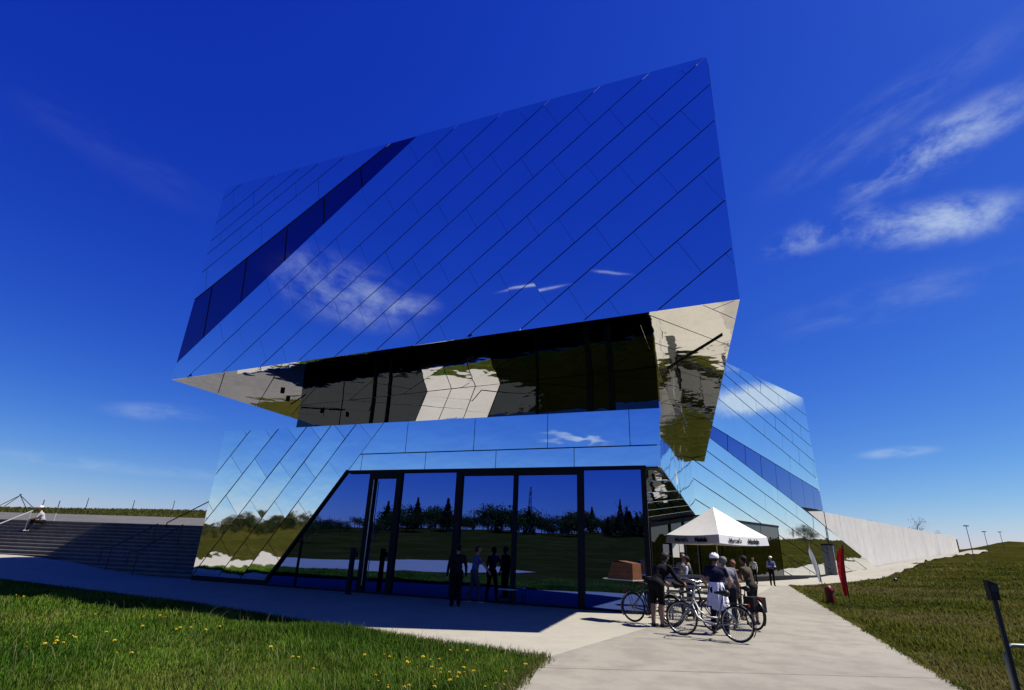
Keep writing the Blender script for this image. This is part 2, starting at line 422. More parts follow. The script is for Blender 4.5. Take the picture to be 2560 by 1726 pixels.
def strip_sheet(name, left, right, n, mat, lift=.03):
    """draped strip between two polylines"""
    def samp(pl, t):
        L = [math.dist(pl[i], pl[i+1]) for i in range(len(pl)-1)]; T = sum(L)*t
        for i, l in enumerate(L):
            if T <= l or i == len(L)-1:
                f = min(1, T/l); return (pl[i][0]+(pl[i+1][0]-pl[i][0])*f, pl[i][1]+(pl[i+1][1]-pl[i][1])*f)
            T -= l
    vs = []; fs = []; m = 6
    for i in range(n+1):
        a, b = samp(left, i/n), samp(right, i/n)
        for j in range(m+1):
            x, y = a[0]+(b[0]-a[0])*j/m, a[1]+(b[1]-a[1])*j/m
            vs.append((x, y, float(height(x, y))+lift))
    for i in range(n):
        for j in range(m):
            k = i*(m+1)+j; fs.append((k, k+1, k+m+2, k+m+1))
    o = MB().add(vs, fs).build(name, mat); o['kind'] = 'structure'; return o
strip_sheet('path', [(29.5, 55.9), (51.5, 79.1), (69, 94.9), (95, 118.4), (99, 122)], [(21.0, 40.4), (37.6, 56.6), (63.0, 84.5), (93.5, 109.5), (101, 119)], 60, PAVE, .045)

# ------------------------------------------------------------------ the building (local axes: x right along the front, y into the building)
BO = (2.43, 18.42, 0.0); BR = R(-21.5)
museum = empty('museum_building', BO, BR, 'mirror clad angular museum with an overhanging upper storey and a leaning wing behind it', 'building')
def bw(x, y, z=0.0):
    return (BO[0]+x*math.cos(BR)-y*math.sin(BR), BO[1]+x*math.sin(BR)+y*math.cos(BR), z)
def w2b(x, y):
    dx, dy = x-BO[0], y-BO[1]
    return (dx*math.cos(BR)+dy*math.sin(BR), -dx*math.sin(BR)+dy*math.cos(BR))
def soff(x): return 8.30-.0297*(5.43-x)
def panel(name, poly, fr, mat, parent, t=.05, tilt=(0, 0), rnd=.0):
    """poly in facade coordinates; fr(a, b, out) -> local 3D point; a solid slab with a slightly tilted face"""
    if len(poly) < 3 or abs(area2(poly)) < .02: return None
    if area2(poly) < 0: poly = poly[::-1]
    q = [poly[0]]
    for p in poly[1:]:
        if math.dist(p, q[-1]) > .01: q.append(p)
    if math.dist(q[0], q[-1]) < .01: q.pop()
    if len(q) < 3: return None
    n = len(q); ca = sum(p[0] for p in q)/n; cb = sum(p[1] for p in q)/n
    ta = tilt[0]+random.gauss(0, rnd); tb = tilt[1]+random.gauss(0, rnd)
    vs = [fr(a, b, 0) for a, b in q]+[fr(a, b, t+ta*(a-ca)+tb*(b-cb)) for a, b in q]
    F = tuple(range(n, 2*n)); v0, v1, v2 = (Vector(vs[k]) for k in (n, n+1, n+2))
    nrm = (v1-v0).cross(v2-v1); out = Vector(fr(ca, cb, 1))-Vector(fr(ca, cb, 0))
    if nrm.dot(out) < 0: fs = [F[::-1]]+[((i+1) % n, i, n+i, n+(i+1) % n) for i in range(n)]
    else: fs = [F]+[(i, (i+1) % n, n+(i+1) % n, n+i) for i in range(n)]
    return MB().add(vs, fs).build(name, mat, parent)
def strips(polys, lines, joint, spacing, stagger, fr, mat, parent, name, gap=.045, jgap=.014, t=.05, tilt=(0, 0), rnd=.001, j0=0.0):
    """cut convex polygons by a fan of lines z = m x + c (top to bottom order), then by staggered joints x + joint*z = J"""
    for P in polys:
        for k in range(len(lines)+1):
            q = P
            if k > 0:
                m, c = lines[k-1]; g = gap/2*math.sqrt(1+m*m); q = clip2(q, -m, 1, c-g)          # below upper line
            if k < len(lines) and q:
                m, c = lines[k]; g = gap/2*math.sqrt(1+m*m); q = clip2(q, m, -1, -(c+g))         # above lower line
            if not q: continue
            js = [x+joint*z for x, z in q]; J = j0+(k*stagger) % spacing
            J += math.floor((min(js)-J)/spacing)*spacing
            while J < max(js):
                r = clip2(q, 1, joint, J+spacing-jgap/2)
                if r: r = clip2(r, -1, -joint, -(J+jgap/2))
                if r: panel(name, r, fr, mat, parent, t, tilt, rnd)
                J += spacing

# --- upper volume
Sx, Sy = 3.39, 25.02
foot = [(5.40, -3.44), (Sx-.03, Sy), (-2.0, 25.0), (-5.5, 10.5), (-19.5, 9.2), (-17.3, 5.25), (-16.05, 3.9), (-16.05, -3.44)]  # rear left bulge is unseen, added to throw its shadow on the stairs
mb = MB()
nf = len(foot)
lowv = [(x, y, soff(x)+.06) for x, y in foot]; topv = [(x, y, 17.05) for x, y in foot]
mb.add(lowv+topv, [tuple(range(nf)), tuple(range(nf, 2*nf))[::-1]]+[((i+1) % nf, i, nf+i, nf+(i+1) % nf) for i in range(nf)])
upper = mb.build('upper_storey', DARK, museum)
FUP = lambda a, b, o: (a, -3.44-o, b)
poly_up = [(5.43, 8.30), (5.38, 17.30), (-16.0, 17.08), (-16.13, 7.66)]
up_fam = [(.66, 26.97), (.65, 25.52), (.66, 24.75), (.657, 24.03), (.657, 23.12)]
band_top, band_bot = (.65, 21.69), (.848, 22.03)
lo_fam = [(.836, 20.43), (.832, 18.86), (.828, 17.31), (.818, 15.79), (.810, 14.41), (.80, 13.02), (.797, 11.80), (.793, 10.33), (.788, 8.90), (.780, 7.37), (.770, 5.77)]
pu = clip2(poly_up, band_top[0], -1, -(band_top[1]+.03))
pl = clip2(poly_up, -band_bot[0], 1, band_bot[1]-.03)
pbnd = clip2(clip2(poly_up, -band_top[0], 1, band_top[1]-.02), band_bot[0], -1, -(band_bot[1]+.02))
strips([pu], up_fam, .25, 3.1, 1.2, FUP, MIR_UP, upper, 'mirror_panel', .034, .012, rnd=.0012)
strips([pl], lo_fam, .53, 2.95, .95, FUP, MIR_UP, upper, 'mirror_panel', .032, .010, rnd=.0018, j0=-.05)
def panes(poly, cuts, fr, mat, parent, gap=.05, depth=.03, rnd=.0015, name='window_pane'):
    """cuts: list of (x0,z0,x1,z1) lines, left to right"""
    rest = poly
    lst = []
    for x0, z0, x1, z1 in cuts:
        a, b = z1-z0, x0-x1
        L = math.hypot(a, b); a, b = a/L, b/L
        if a < 0: a, b = -a, -b
        c = a*x0+b*z0
        lst.append(clip2(rest, a, b, c-gap/2)); rest = clip2(rest, -a, -b, -(c+gap/2))
    lst.append(rest)
    for q in lst:
        if q and len(q) > 2: panel(name, q, fr, mat, parent, depth, (0, 0), rnd)
wb = empty('window_band', (0, 0, 0)); wb.parent = museum
cuts = []
for cx_ in (.0,):
    pass
for xa, za in ((-13.55, None), (-11.65, None), (-9.95, None), (-8.3, None), (-15.2, None)):
    zt = band_top[0]*xa+band_top[1]
    cuts.append((xa, zt, xa+.25, band_bot[0]*(xa+.25)+band_bot[1]))
cuts.sort()
panes(pbnd, cuts, FUP, GLASS_DK, wb, .07, .02)
# --- soffit panels
fl = [(5.43, -3.47), (Sx, Sy-.1), (-2.0, 24.9), (-5.5, 10.4), (-16.1, 9.1), (-16.1, -3.47)]
FSO = lambda a, b, o: (a, b, soff(a)+.05-o)
soffit = empty('soffit', (0, 0, 0)); soffit.parent = museum
right = clip2(fl, -1, 0, -2.62)
def lines_dir(poly, d, spacing, off, jsp, name, gap=.03):
    a, b = -d[1], d[0]
    vals = [a*x+b*y for x, y in poly]; k = math.floor((min(vals)-off)/spacing); row = 0
    while off+k*spacing < max(vals):
        lo, hi = off+k*spacing, off+(k+1)*spacing
        q = clip2(poly, a, b, hi-gap/2); q = clip2(q, -a, -b, -(lo+gap/2)) if q else q
        if q:
            tv = [d[0]*x+d[1]*y for x, y in q]; T = math.floor(min(tv)/jsp)*jsp+(row % 3)*jsp/3-jsp
            while T < max(tv):
                r = clip2(q, d[0], d[1], T+jsp-gap/2); r = clip2(r, -d[0], -d[1], -(T+gap/2)) if r else r
                if r: panel('soffit_panel', r, FSO, MIR_SO, soffit, .05, (0, 0), .0025)
                T += jsp
        k += 1; row += 1
lines_dir(right, (.545, .838), 1.35, -.22, 7.5, 'soffit_panel')
lines_dir(clip2(clip2(fl, 1, 0, 2.62), 0, 1, 4.5), (-.785, .62), 1.75, .45, 6.5, 'soffit_panel')
MB().bar((4.95, -1.01, soff(4.95)-.03), (3.0, 1.81, soff(3.0)-.03), .035, .04).build('light_slot', FRAME, soffit)
MB().bar((-12.4, .1, soff(-12.4)-.02), (-14.2, 1.2, soff(-14.2)-.02), .03, .03).build('light_slot', FRAME, soffit)
for (x, y) in ((-13.6, .35), (-12.9, -.75)):
    MB().tube([(x, y, soff(x)-.12), (x, y, soff(x)+.02)], .09, 10).build('downlight', FRAME, soffit)

# --- first floor set back behind the parapet
ff = empty('first_floor', (0, 0, 0)); ff.parent = museum
MB().prism([(-13.9, 1.56, 5.6), (2.62, 1.56, 5.6), (2.62, 21, 5.6), (-4, 21, 5.6), (-4, 8.8, 5.6), (-13.9, 8.8, 5.6)], (0, 0, 2.55)).build('core_wall', DARK, ff)
FF1 = lambda a, b, o: (a, 1.56-o, b)
pf = [(-13.95, 5.6), (2.64, 5.6), (2.64, soff(2.64)-.01), (-13.95, soff(-13.95)-.01)]
gl_l = clip2(pf, 1, -.36, -7.09-.36*7.88-.02); mir = clip2(clip2(pf, -1, .36, 7.09+.36*7.88-.02), 1, -.36, -3.68-.36*7.97-.02); gl_r = clip2(pf, -1, .36, 3.68+.36*7.97-.02)
panes(gl_l, [(-11.5, 5, -11.5, 9), (-9.8, 5, -9.8, 9), (-9.0, 5, -9.0, 9)], FF1, GLASS_UP, ff, .06, .03, .004)
panes(mir, [(-6.35, 6.78, -5.93, 7.9), (-5.2, 6.78, -4.8, 7.95)], FF1, MIR_LO, ff, .03, .05, .004, 'mirror_panel')
panes(gl_r, [(-2.05, 5, -2.05, 9), (.08, 5, .08, 9), (.92, 5, .92, 9)], FF1, GLASS_UP, ff, .06, .03, .004)
for x, w in ((.08, .22), (.92, .22), (-9.0, .10), (-9.8, .10), (-2.05, .08)):
    MB().box((x-w/2, 1.45, 5.6), (x+w/2, 1.53, soff(x)-.02)).build('mullion', FRAME, ff)

# --- lower volume
lower = empty('lower_storey', (0, 0, 0)); lower.parent = museum
MB().prism([(-16.55, .06, 0), (2.08, .06, 0), (.2, 15.2, 0), (.2, 21, 0), (-6, 21, 0), (-6, 8.9, 0), (-16.55, 8.9, 0)], (0, 0, 4.30)).build('core_wall', DARK, lower)  # unseen rear left of both lower floors cut back so sun reaches the terrace
MB().prism([(-16.55, .06, 4.303), (2.60, .06, 4.303), (2.60, 20.6, 4.303), (-6, 20.6, 4.303), (-6, 8.9, 4.303), (-16.55, 8.9, 4.303)], (0, 0, 1.35)).build('upper_wall', DARK, lower)
MB().prism([(-16.55, .06, 5.656), (2.60, .06, 5.656), (2.60, .40, 5.656), (-16.55, .40, 5.656)], (0, 0, .55)).build('parapet', DARK, lower)
FLO = lambda a, b, o: (a, .06-o, b)
left = [(-16.6, 6.27), (-16.62, .20), (-12.62, .20), (-8.07, 6.27)]
strips([left], [(1.289, 25.69), (1.268, 23.35), (1.295, 21.72), (1.345, 20.60), (1.329, 18.76)], 1.08, 2.9, 1.25, FLO, MIR_LO, lower, 'mirror_panel', .04, .022, .06, (0.0, -.003), .0050)
dg = (1.328, 16.97)
fas = [(-8.04, 6.27), (-9.44, 4.40), (2.70, 4.37), (2.76, 6.26)]
fas = clip2(fas, -dg[0], 1, dg[1]-.03)
ft = clip2(fas, 0, -1, -(5.03+.02)); fb = clip2(fas, 0, 1, 5.03-.02)
panes(ft, [(x, 5, x, 7) for x in (-6.91, -3.99, -1.13, 1.75)], FLO, MIR_LO, lower, .022, .06, .002, 'fascia_panel')
panes(fb, [(x, 4, x, 6) for x in (-8.87, -5.98, -3.08, -.17)], FLO, MIR_LO, lower, .022, .06, .002, 'fascia_panel')
# side wall towards the wing
FSI = lambda a, b, o: (2.62+o, a, b)
side1 = [(-.0, 4.37), (21.2, 4.15), (21.2, 6.24), (0.0, 6.24)]; side2 = [(1.5, 6.24), (21.2, 6.24), (21.2, soff(2.7)-.02), (1.5, soff(2.7)-.02)]
strips([side1, side2], [(.62, 2.6), (.62, 0.2), (.62, -2.2), (.62, -4.6)], .6, 4.2, 1.3, FSI, MIR_WG, lower, 'side_panel', .03, .02, .05, (0, 0), .004)
MB().box((-16.62, -.01, .0), (-12.6, .05, .19)).build('plinth', FRAME, lower)
# recess ceiling over the entrance
ceil = [(2.14, .02, 4.34), (2.66, .02, 4.34), (2.66, 20.2, 4.14), (.3, 15.1, 3.36)]
mb = MB(); A, B, C, D = [Vector(p) for p in ceil]
for i in range(6):
    p0, p1 = A.lerp(D, i/6), A.lerp(D, (i+1)/6-.004); q0, q1 = B.lerp(C, i/6), B.lerp(C, (i+1)/6-.004)
    s = MB().add([p0, q0, q1, p1]+[v+Vector((0, 0, .05)) for v in (p0, q0, q1, p1)], [(3, 2, 1, 0), (4, 5, 6, 7), (0, 1, 5, 4), (1, 2, 6, 5), (2, 3, 7, 6), (3, 0, 4, 7)])
    s.build('recess_ceiling_panel', MIR_SO, lower)
# --- ground floor glazing
front = empty('glass_front', (0, 0, 0)); front.parent = museum
gp = [(-12.56, .06), (-9.40, 4.30), (2.12, 4.30), (2.12, .06)]
gp = clip2(gp, -dg[0], 1, dg[1]-.10)
xs = [-11.2, -8.2, -7.0, -4.45, -2.27, .045]
FGL = lambda a, b, o: (a, .02-o, b)
panes(gp, [(x, 0, x, 5) for x in xs], FGL, GLASS, front, .06, .02, .0012, 'glass_pane')
for x, w in ((-8.2, .26), (-7.0, .22), (-4.45, .24), (-2.27, .12), (.045, .20), (2.14, .16)):
    MB().box((x-w/2, -.10, .0), (x+w/2, .0, 4.36)).build('mullion', FRAME, front)
MB().box((-11.225, -.05, .0), (-11.175, .0, 1.75)).build('mullion', FRAME, front)
MB().box((-9.3, -.102, 4.255), (2.22, .0, 4.365)).build('head_rail', FRAME, front)
MB().box((-8.07, -.103, 4.06), (-7.11, .0, 4.253)).build('head_rail', FRAME, front)
MB().box((-4.33, -.103, 4.12), (-.055, .0, 4.253)).build('head_rail', FRAME, front)
MB().box((-12.45, -.09, .0), (2.06, -.001, .07)).build('sill_rail', FRAME, front)
MB().bar((-12.60, -.04, .22), (-9.46, -.04, 4.39), .10, .07, 0, (0, 1, 0)).build('diagonal_frame', FRAME, front)
MB().tube([(-8.06, -.16, .25), (-8.06, -.16, 4.0)], .016, 8).build('door_handle', STEEL, front)
# --- entrance glass in the recess
e0, e1 = Vector((.34, 15.0, 0)), Vector((2.60, 20.0, 0)); ed = (e1-e0).normalized(); en = Vector((ed.y, -ed.x, 0))
ent = empty('entrance_glazing', (0, 0, 0)); ent.parent = museum
for i, (ta, tb) in enumerate(((.01, .40), (.43, .70), (.73, .99))):
    p, q = e0.lerp(e1, ta), e0.lerp(e1, tb)
    MB().prism([p, q, q+Vector((0, 0, 3.3+.7*tb)), p+Vector((0, 0, 3.3+.7*ta))], en*.03).build('glass_pane', GLASS_UP, ent)
for ta in (.0, .415, .715):
    p = e0.lerp(e1, ta)
    MB().bar(p+en*.04, p+en*.04+Vector((0, 0, 3.34+.75*ta)), .22, .10).build('mullion', FRAME, ent)
MB().bar(e0+en*.06+Vector((0, 0, 3.22)), e1+en*.06+Vector((0, 0, 3.95)), .10, .22).build('head_rail', FRAME, ent)

# --- wing
wing = empty('wing', (0, 0, 0)); wing.parent = museum
def wl(s, o, z):
    x, y = WA[0]+WD[0]*s+WN[0]*o, WA[1]+WD[1]*s+WN[1]*o
    a, b = w2b(x, y); return (a, b, z)
FWG = lambda a, b, o: wl(a, o, b)
def wprism(poly, name, off=-.06, depth=-13.0, mat=DARK):
    MB().prism([wl(s, off, z) for s, z in poly], Vector(wl(0, depth, 0))-Vector(wl(0, 0, 0))).build(name, mat, wing)
wprism([(-26.3, 4.40), (-26.3, 17.0), (5.65, 19.65), (6.25, 7.0), (-.2, 6.76)], 'core_wall')
wprism([(-26.3, 4.397), (-.3, 6.70), (-9.6, 4.38)], 'core_wall')
wprism([(-26.3, 0), (-26.3, 4.38), (-9.7, 4.376), (-.25, 6.66), (27.9, .86), (27.9, .2), (0, -.2)], 'base_wall', -.07, -3.0)
blw = [(-26.2, 11.67), (6.13, 9.06)]; bb = [(-26.2, 10.895), (-2.0, 6.69)]
mt, ct = (9.06-11.67)/32.33, 0; ct = 9.06-mt*6.13
mbm = (6.69-10.895)/24.2; cb_ = 6.69+mbm*2.0
Wup = [(-27.6, 17.05), (5.58, 19.78), (6.13, 9.06), (-27.6, mt*-27.6+ct)]
Wup = clip2(Wup, mt, -1, -(ct+.02))
strips([Wup], [(-.041, 17.88), (-.083, 16.15), (-.110, 14.60), (-.128, 13.05), (-.140, 11.15)], -.25, 5.2, 1.9, FWG, MIR_WG, wing, 'mirror_panel', .07, .03, .06, (0, 0), .0025)
LA = [(-27.6, 11.09), (-9.75, 7.99), (-9.75, 4.47), (-27.6, 4.29)]; LB = [(-9.75, 7.99), (-2.0, 6.64), (28.1, .98), (0, .26), (-9.75, .34)]
LA = clip2(LA, -mbm, 1, cb_-.03)
lfam = [(-.182, 4.86), (-.186, 3.30), (-.19, 1.80), (-.193, .30), (-.195, -1.2)]
strips([LA, LB], lfam, -.3, 5.4, 2.1, FWG, MIR_WG, wing, 'mirror_panel', .07, .02, .06, (0, 0), .0035)
band = clip2([(-26.2, mt*-26.2+ct-.02), (6.13, 9.03), (6.32, 6.93), (-2.0, 6.69), (-26.2, 10.9)], mbm, -1, -(cb_+.03))
panes(band, [(s, mt*s+ct, s-.3, mbm*(s-.3)+cb_) for s in (-22.6, -19.12, -15.45, -11.83, -8.05, -4.1, 0.0, 3.4)], FWG, GLASS, wing, .09, .03, .002)
egl = [(-26.1, .30), (-26.1, 4.22), (-9.85, 4.36), (-9.85, .30)]
panes(egl, [(s, 0, s, 5) for s in (-22.5, -18.3, -14.1)], FWG, GLASS_UP, wing, .10, .03, .006, 'glass_pane')
MB().prism([wl(-26.1, .04, 4.18), wl(-9.8, .04, 4.30), wl(-9.8, .04, 4.46), wl(-26.1, .04, 4.34)], Vector(wl(0, .12, 0))-Vector(wl(0, 0, 0))).build('head_rail', FRAME, wing)
MB().prism([wl(-26.1, .0, .0), wl(0, .0, 0.0), wl(0, .0, .27), wl(-26.1, .0, .30)], Vector(wl(0, .08, 0))-Vector(wl(0, 0, 0))).build('plinth', FRAME, wing)
MB().prism([wl(0.01, .0, .0), wl(28.0, .0, .6), wl(28.0, .0, .84), wl(0.01, .0, .25)], Vector(wl(0, .08, 0))-Vector(wl(0, 0, 0))).build('plinth', FRAME, wing)
MB().prism([wl(-2.1, -.02, 6.60), wl(6.3, -.02, 6.84), wl(6.3, -.02, 6.90), wl(-2.1, -.02, 6.66)], Vector(wl(0, -6, 0))-Vector(wl(0, 0, 0))).build('underside_panel', FRAME, wing)
MB().tube([wl(6.25, .1, 6.8), wl(6.25, .1, .15)], .04, 8).build('rain_pipe', GREYP, wing)

# ------------------------------------------------------------------ concrete retaining wall behind the wing
D48 = Vector((math.sin(R(48)), math.cos(R(48)), 0)); N48 = Vector((math.cos(R(48)), -math.sin(R(48)), 0))
wall = empty('retaining_wall', (34.49, 63.78, 0), 0, 'long pale fair faced concrete retaining wall running uphill behind the wing', 'wall')
T0 = Vector((0, 0, 0)); Ltot = 81.5; npan = 14
for i in range(npan):
    a, b = Ltot*i/npan+.02, Ltot*(i+1)/npan-.02
    pa, pb = D48*a, D48*b
    za = float(height(34.49+pa.x, 63.78+pa.y))-.6; zb = float(height(34.49+pb.x, 63.78+pb.y))-.6
    off = N48*(-.25+random.uniform(-.006, .006))
    MB().prism([pa+off+Vector((0, 0, za)), pb+off+Vector((0, 0, zb)), pb+off+Vector((0, 0, 7.24)), pa+off+Vector((0, 0, 7.21))], N48*-.45).build('concrete_panel', WALLC, wall)

# ------------------------------------------------------------------ stairs on the left
stair = empty('outdoor_stairs', (STB[0], STB[1], 0), 0, 'wide dark concrete stairs climbing beside the left end of the mirror building', 'stairs')
SB = Vector((STB[0], STB[1], 0)); sd = Vector((*STD, 0)); sn = Vector((*STN, 0)); NS = 14; TR, RS = .29, .161
for i in range(NS):
    a = sn*(TR*i); b = sn*(TR*(i+1)+(.03 if i < NS-1 else 1.0)); z0, z1 = RS*i, RS*(i+1)
    st = sd*-2.2; en_ = sd*42.0
    p = [st+a, en_+a, en_+b, st+b]
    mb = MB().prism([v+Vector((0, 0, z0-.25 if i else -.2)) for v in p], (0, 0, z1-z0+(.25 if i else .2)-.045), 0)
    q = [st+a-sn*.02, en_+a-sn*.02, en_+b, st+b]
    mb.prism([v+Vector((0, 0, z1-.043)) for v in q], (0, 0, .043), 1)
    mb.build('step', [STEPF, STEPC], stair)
TERR = concrete('terrace_paving', (.17, .165, .155), .12, .15, 1.2)
strip_sheet('terrace', [tuple((SB+sn*4.6+sd*-2)[:2]), tuple((SB+sn*4.6+sd*48)[:2])], [tuple((SB+sn*13.9+sd*-2)[:2]), tuple((SB+sn*13.9+sd*48)[:2])], 30, TERR, .10)
def handrail(base, top, label, group=None, hz=.95, mid=True, loop=True, mat=RAIL):
    """tubular rail on two posts, following the stairs from base to top"""
    b, t = Vector(base), Vector(top)
    e = empty('handrail', b, 0, label, 'handrail', group)
    d = t-b; hd = Vector((d.x, d.y, 0)).normalized()
    pts = [Vector((0, 0, hz)), d+Vector((0, 0, hz))]
    if loop: pts = [-hd*.5+Vector((0, 0, .35)), -hd*.45+Vector((0, 0, hz)), Vector((0, 0, hz))]+[d+Vector((0, 0, hz))]
    MB().tube(pts, .028, 8).build('rail', mat, e)
    for k in ((0, 1) if mid else (0,)):
        MB().tube([d*k*.97, d*k*.97+Vector((0, 0, hz))], .026, 8).build('post', mat, e)
    return e
def on_stairs(along, run):
    p = SB+sd*along+sn*run
    i = min(NS-1, math.floor(run/TR))
    p.z = RS*(i+1) if run >= 0 else 0.012
    p.z = max(p.z, float(height(p.x, p.y))+.01)
    return p
handrail(on_stairs(11.2, .2), on_stairs(11.9, 3.0), 'sunlit steel handrail in front of the person seated on the stairs')
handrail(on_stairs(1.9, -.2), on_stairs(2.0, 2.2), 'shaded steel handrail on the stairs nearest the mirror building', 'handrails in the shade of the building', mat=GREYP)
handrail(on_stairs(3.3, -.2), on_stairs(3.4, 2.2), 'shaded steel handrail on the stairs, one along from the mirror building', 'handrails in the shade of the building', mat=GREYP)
handrail(on_stairs(4.2, 3.7), on_stairs(2.5, 4.4)+Vector((0, 0, 1.05)), 'dark sloping guard rail at the top of the stairs against the building', None, .25, True, False, FRAME)

# ------------------------------------------------------------------ grass
def tint_mesh(name, V, F3, F4, tint, mat, kind='stuff'):
    """triangles + quads from numpy arrays with a per-point colour"""
    me = bpy.data.meshes.new(name); nv = len(V); n3, n4 = len(F3), len(F4)
    me.vertices.add(nv); me.vertices.foreach_set('co', np.ascontiguousarray(V, np.float32).ravel())
    loops = np.concatenate([np.asarray(F3, np.int32).ravel(), np.asarray(F4, np.int32).ravel()])
    me.loops.add(len(loops)); me.loops.foreach_set('vertex_index', loops)
    st = np.concatenate([np.arange(n3)*3, n3*3+np.arange(n4)*4]).astype(np.int32)
    me.polygons.add(n3+n4); me.polygons.foreach_set('loop_start', st)
    try: me.polygons.foreach_set('loop_total', np.concatenate([np.full(n3, 3), np.full(n4, 4)]).astype(np.int32))
    except Exception: pass
    at = me.attributes.new('tint', 'FLOAT_COLOR', 'POINT')
    at.data.foreach_set('color', np.concatenate([np.asarray(tint)*ALB, np.ones((nv, 1))], 1).astype(np.float32).ravel())
    me.materials.append(mat); me.update(calc_edges=True); me.validate()
    o = link(name, me); o['kind'] = kind; return o
def in_poly(x, y, poly):
    r = np.zeros(len(x), bool); n = len(poly)
    for i in range(n):
        (x0, y0), (x1, y1) = poly[i], poly[(i+1) % n]
        c = ((y0 > y) != (y1 > y)); r ^= c & (x < (x1-x0)*(y-y0)/((y1-y0) or 1e-9)+x0)
    return r
def blades(name, x, y, hgt, wid, cols, lean=.55, zoff=-.01):
    n = len(x); z = height(x, y)+zoff
    a = RNG.uniform(0, 2*np.pi, n); b = a+RNG.normal(0, .5, n)+np.pi/2
    ln = hgt*RNG.uniform(.1, 1, n)*lean
    dx, dy = np.cos(b)*ln, np.sin(b)*ln; wx, wy = np.cos(a)*wid/2, np.sin(a)*wid/2
    V = np.empty((n, 5, 3))
    V[:, 0] = np.stack([x-wx, y-wy, z], 1); V[:, 1] = np.stack([x+wx, y+wy, z], 1)
    mx, my, mz = x+dx*.32, y+dy*.32, z+hgt*.58
    V[:, 2] = np.stack([mx+wx*.75, my+wy*.75, mz], 1); V[:, 3] = np.stack([mx-wx*.75, my-wy*.75, mz], 1)
    V[:, 4] = np.stack([x+dx, y+dy, z+hgt*RNG.uniform(.82, 1.0, n)], 1)
    k = np.arange(n)[:, None]*5
    F4 = k+np.array([[0, 1, 2, 3]]); F3 = k+np.array([[3, 2, 4]])
    T = np.repeat(cols[:, None, :], 5, 1)
    return tint_mesh(name, V.reshape(-1, 3), F3, F4, T.reshape(-1, 3), BLADE)
def grass_cols(x, y, pal, patch=2.2, seed=1):
    n = len(x); pal = np.array(pal); u = np.clip(.5+.42*vnoise(x, y, patch, seed)+RNG.normal(0, .20, n), 0, .999)*(len(pal)-1)
    i = u.astype(int); f = (u-i)[:, None]
    return np.clip((pal[i]*(1-f)+pal[i+1]*f)*RNG.uniform(.74, 1.22, (n, 1)), 0, 1)
PAL_L = [(.040, .115, .008), (.075, .185, .011), (.120, .245, .015), (.190, .300, .024), (.300, .330, .065)]
PAL_R = [(.050, .072, .006), (.092, .120, .008), (.145, .170, .014), (.225, .215, .032), (.310, .255, .065)]
lawn_l = [(0.75, 10.15), (0.17, 7.97), (-1.95, 0.0), (-3.9, -7.0), (-18, -7), (-18.0, -4.0), (-16.2, 7.0), (-19.5, 10.5), (-28.0, 16.5), (-24.5, 21.8), (-17.54, 20.59), (-8.17, 15.73), (-4.31, 13.12), (-1.75, 11.6)]
n = 420000
r = np.exp(RNG.uniform(math.log(5.2), math.log(34), n)); t = RNG.uniform(R(-62), R(8), n)
x, y = r*np.sin(t), r*np.cos(t); k = in_poly(x, y, lawn_l); x, y, r = x[k], y[k], r[k]
tall = np.clip(.5+.38*vnoise(x, y, 1.3, 4)+.30*vnoise(x, y, .37, 8), 0, 1); tuft = np.exp(-(((x+3.3)/1.5)**2+((y-11.6)/.75)**2))
hg = (.045+.13*tall**1.6+.15*tuft)*RNG.uniform(.6, 1.35, len(x)); wd = .0045+.00075*r
blades('lawn_grass', x, y, hg, wd, grass_cols(x, y, PAL_L, 1.7, 2)*(1-.35*tuft[:, None])*(.62+.62*np.clip(.5+.5*vnoise(x, y, .62, 13), 0, 1))[:, None])
# tall seed stalks standing out of the lawn
n = 1500; r = np.exp(RNG.uniform(math.log(6.5), math.log(20), n)); t = RNG.uniform(R(-50), R(4), n); x, y = r*np.sin(t), r*np.cos(t)
k = in_poly(x, y, lawn_l); x, y, r = x[k], y[k], r[k]
blades('dry_grass_stalks', x, y, RNG.uniform(.18, .36, len(x)), .004+.0003*r, np.array([[.30, .30, .11]])*RNG.uniform(.6, 1.25, (len(x), 1)), 1.0)
# turf creeping over the concrete edges, and broad leaved weeds
def edge_pts(pl, n, sd_):
    seg = RNG.integers(0, len(pl)-1, n*4); P = np.array(pl); L_ = np.linalg.norm(P[1:]-P[:-1], axis=1); seg = RNG.choice(len(pl)-1, n, p=L_/L_.sum()); f = RNG.random(n)[:, None]
    q = P[seg]*(1-f)+P[seg+1]*f; d = (P[seg+1]-P[seg])/L_[seg][:, None]
    o = RNG.normal(0, sd_, n)*(.6+.8*np.abs(np.sin(q[:, 0]*2.1+q[:, 1]*1.3)))
    return q[:, 0]-d[:, 1]*o, q[:, 1]+d[:, 0]*o
x, y = edge_pts([(-1.95, 0.0), (0.17, 7.97), (0.75, 10.15), (-1.75, 11.6), (-4.31, 13.12), (-8.17, 15.73), (-17.54, 20.59)], 16000, .055); r = np.hypot(x, y)
blades('edge_grass', x, y, RNG.uniform(.03, .15, len(x)), .004+.0007*r, grass_cols(x, y, [(.07, .085, .02), (.12, .14, .025), (.20, .21, .05), (.26, .23, .09)], .8, 3), .9)
x, y = edge_pts([(3.5, 1.5), (6.74, 8.94), (8.89, 14.05), (19.41, 39.27)], 14000, .05); r = np.hypot(x, y)
blades('edge_grass', x, y, RNG.uniform(.03, .13, len(x)), .004+.0007*r, grass_cols(x, y, PAL_R, .8, 3), .9)
n = 5200; r = np.exp(RNG.uniform(math.log(6), math.log(20), n)); t = RNG.uniform(R(-55), R(6), n); x, y = r*np.sin(t), r*np.cos(t)
k = in_poly(x, y, lawn_l) & (vnoise(x, y, 1.1, 17) > .15); x, y = x[k], y[k]
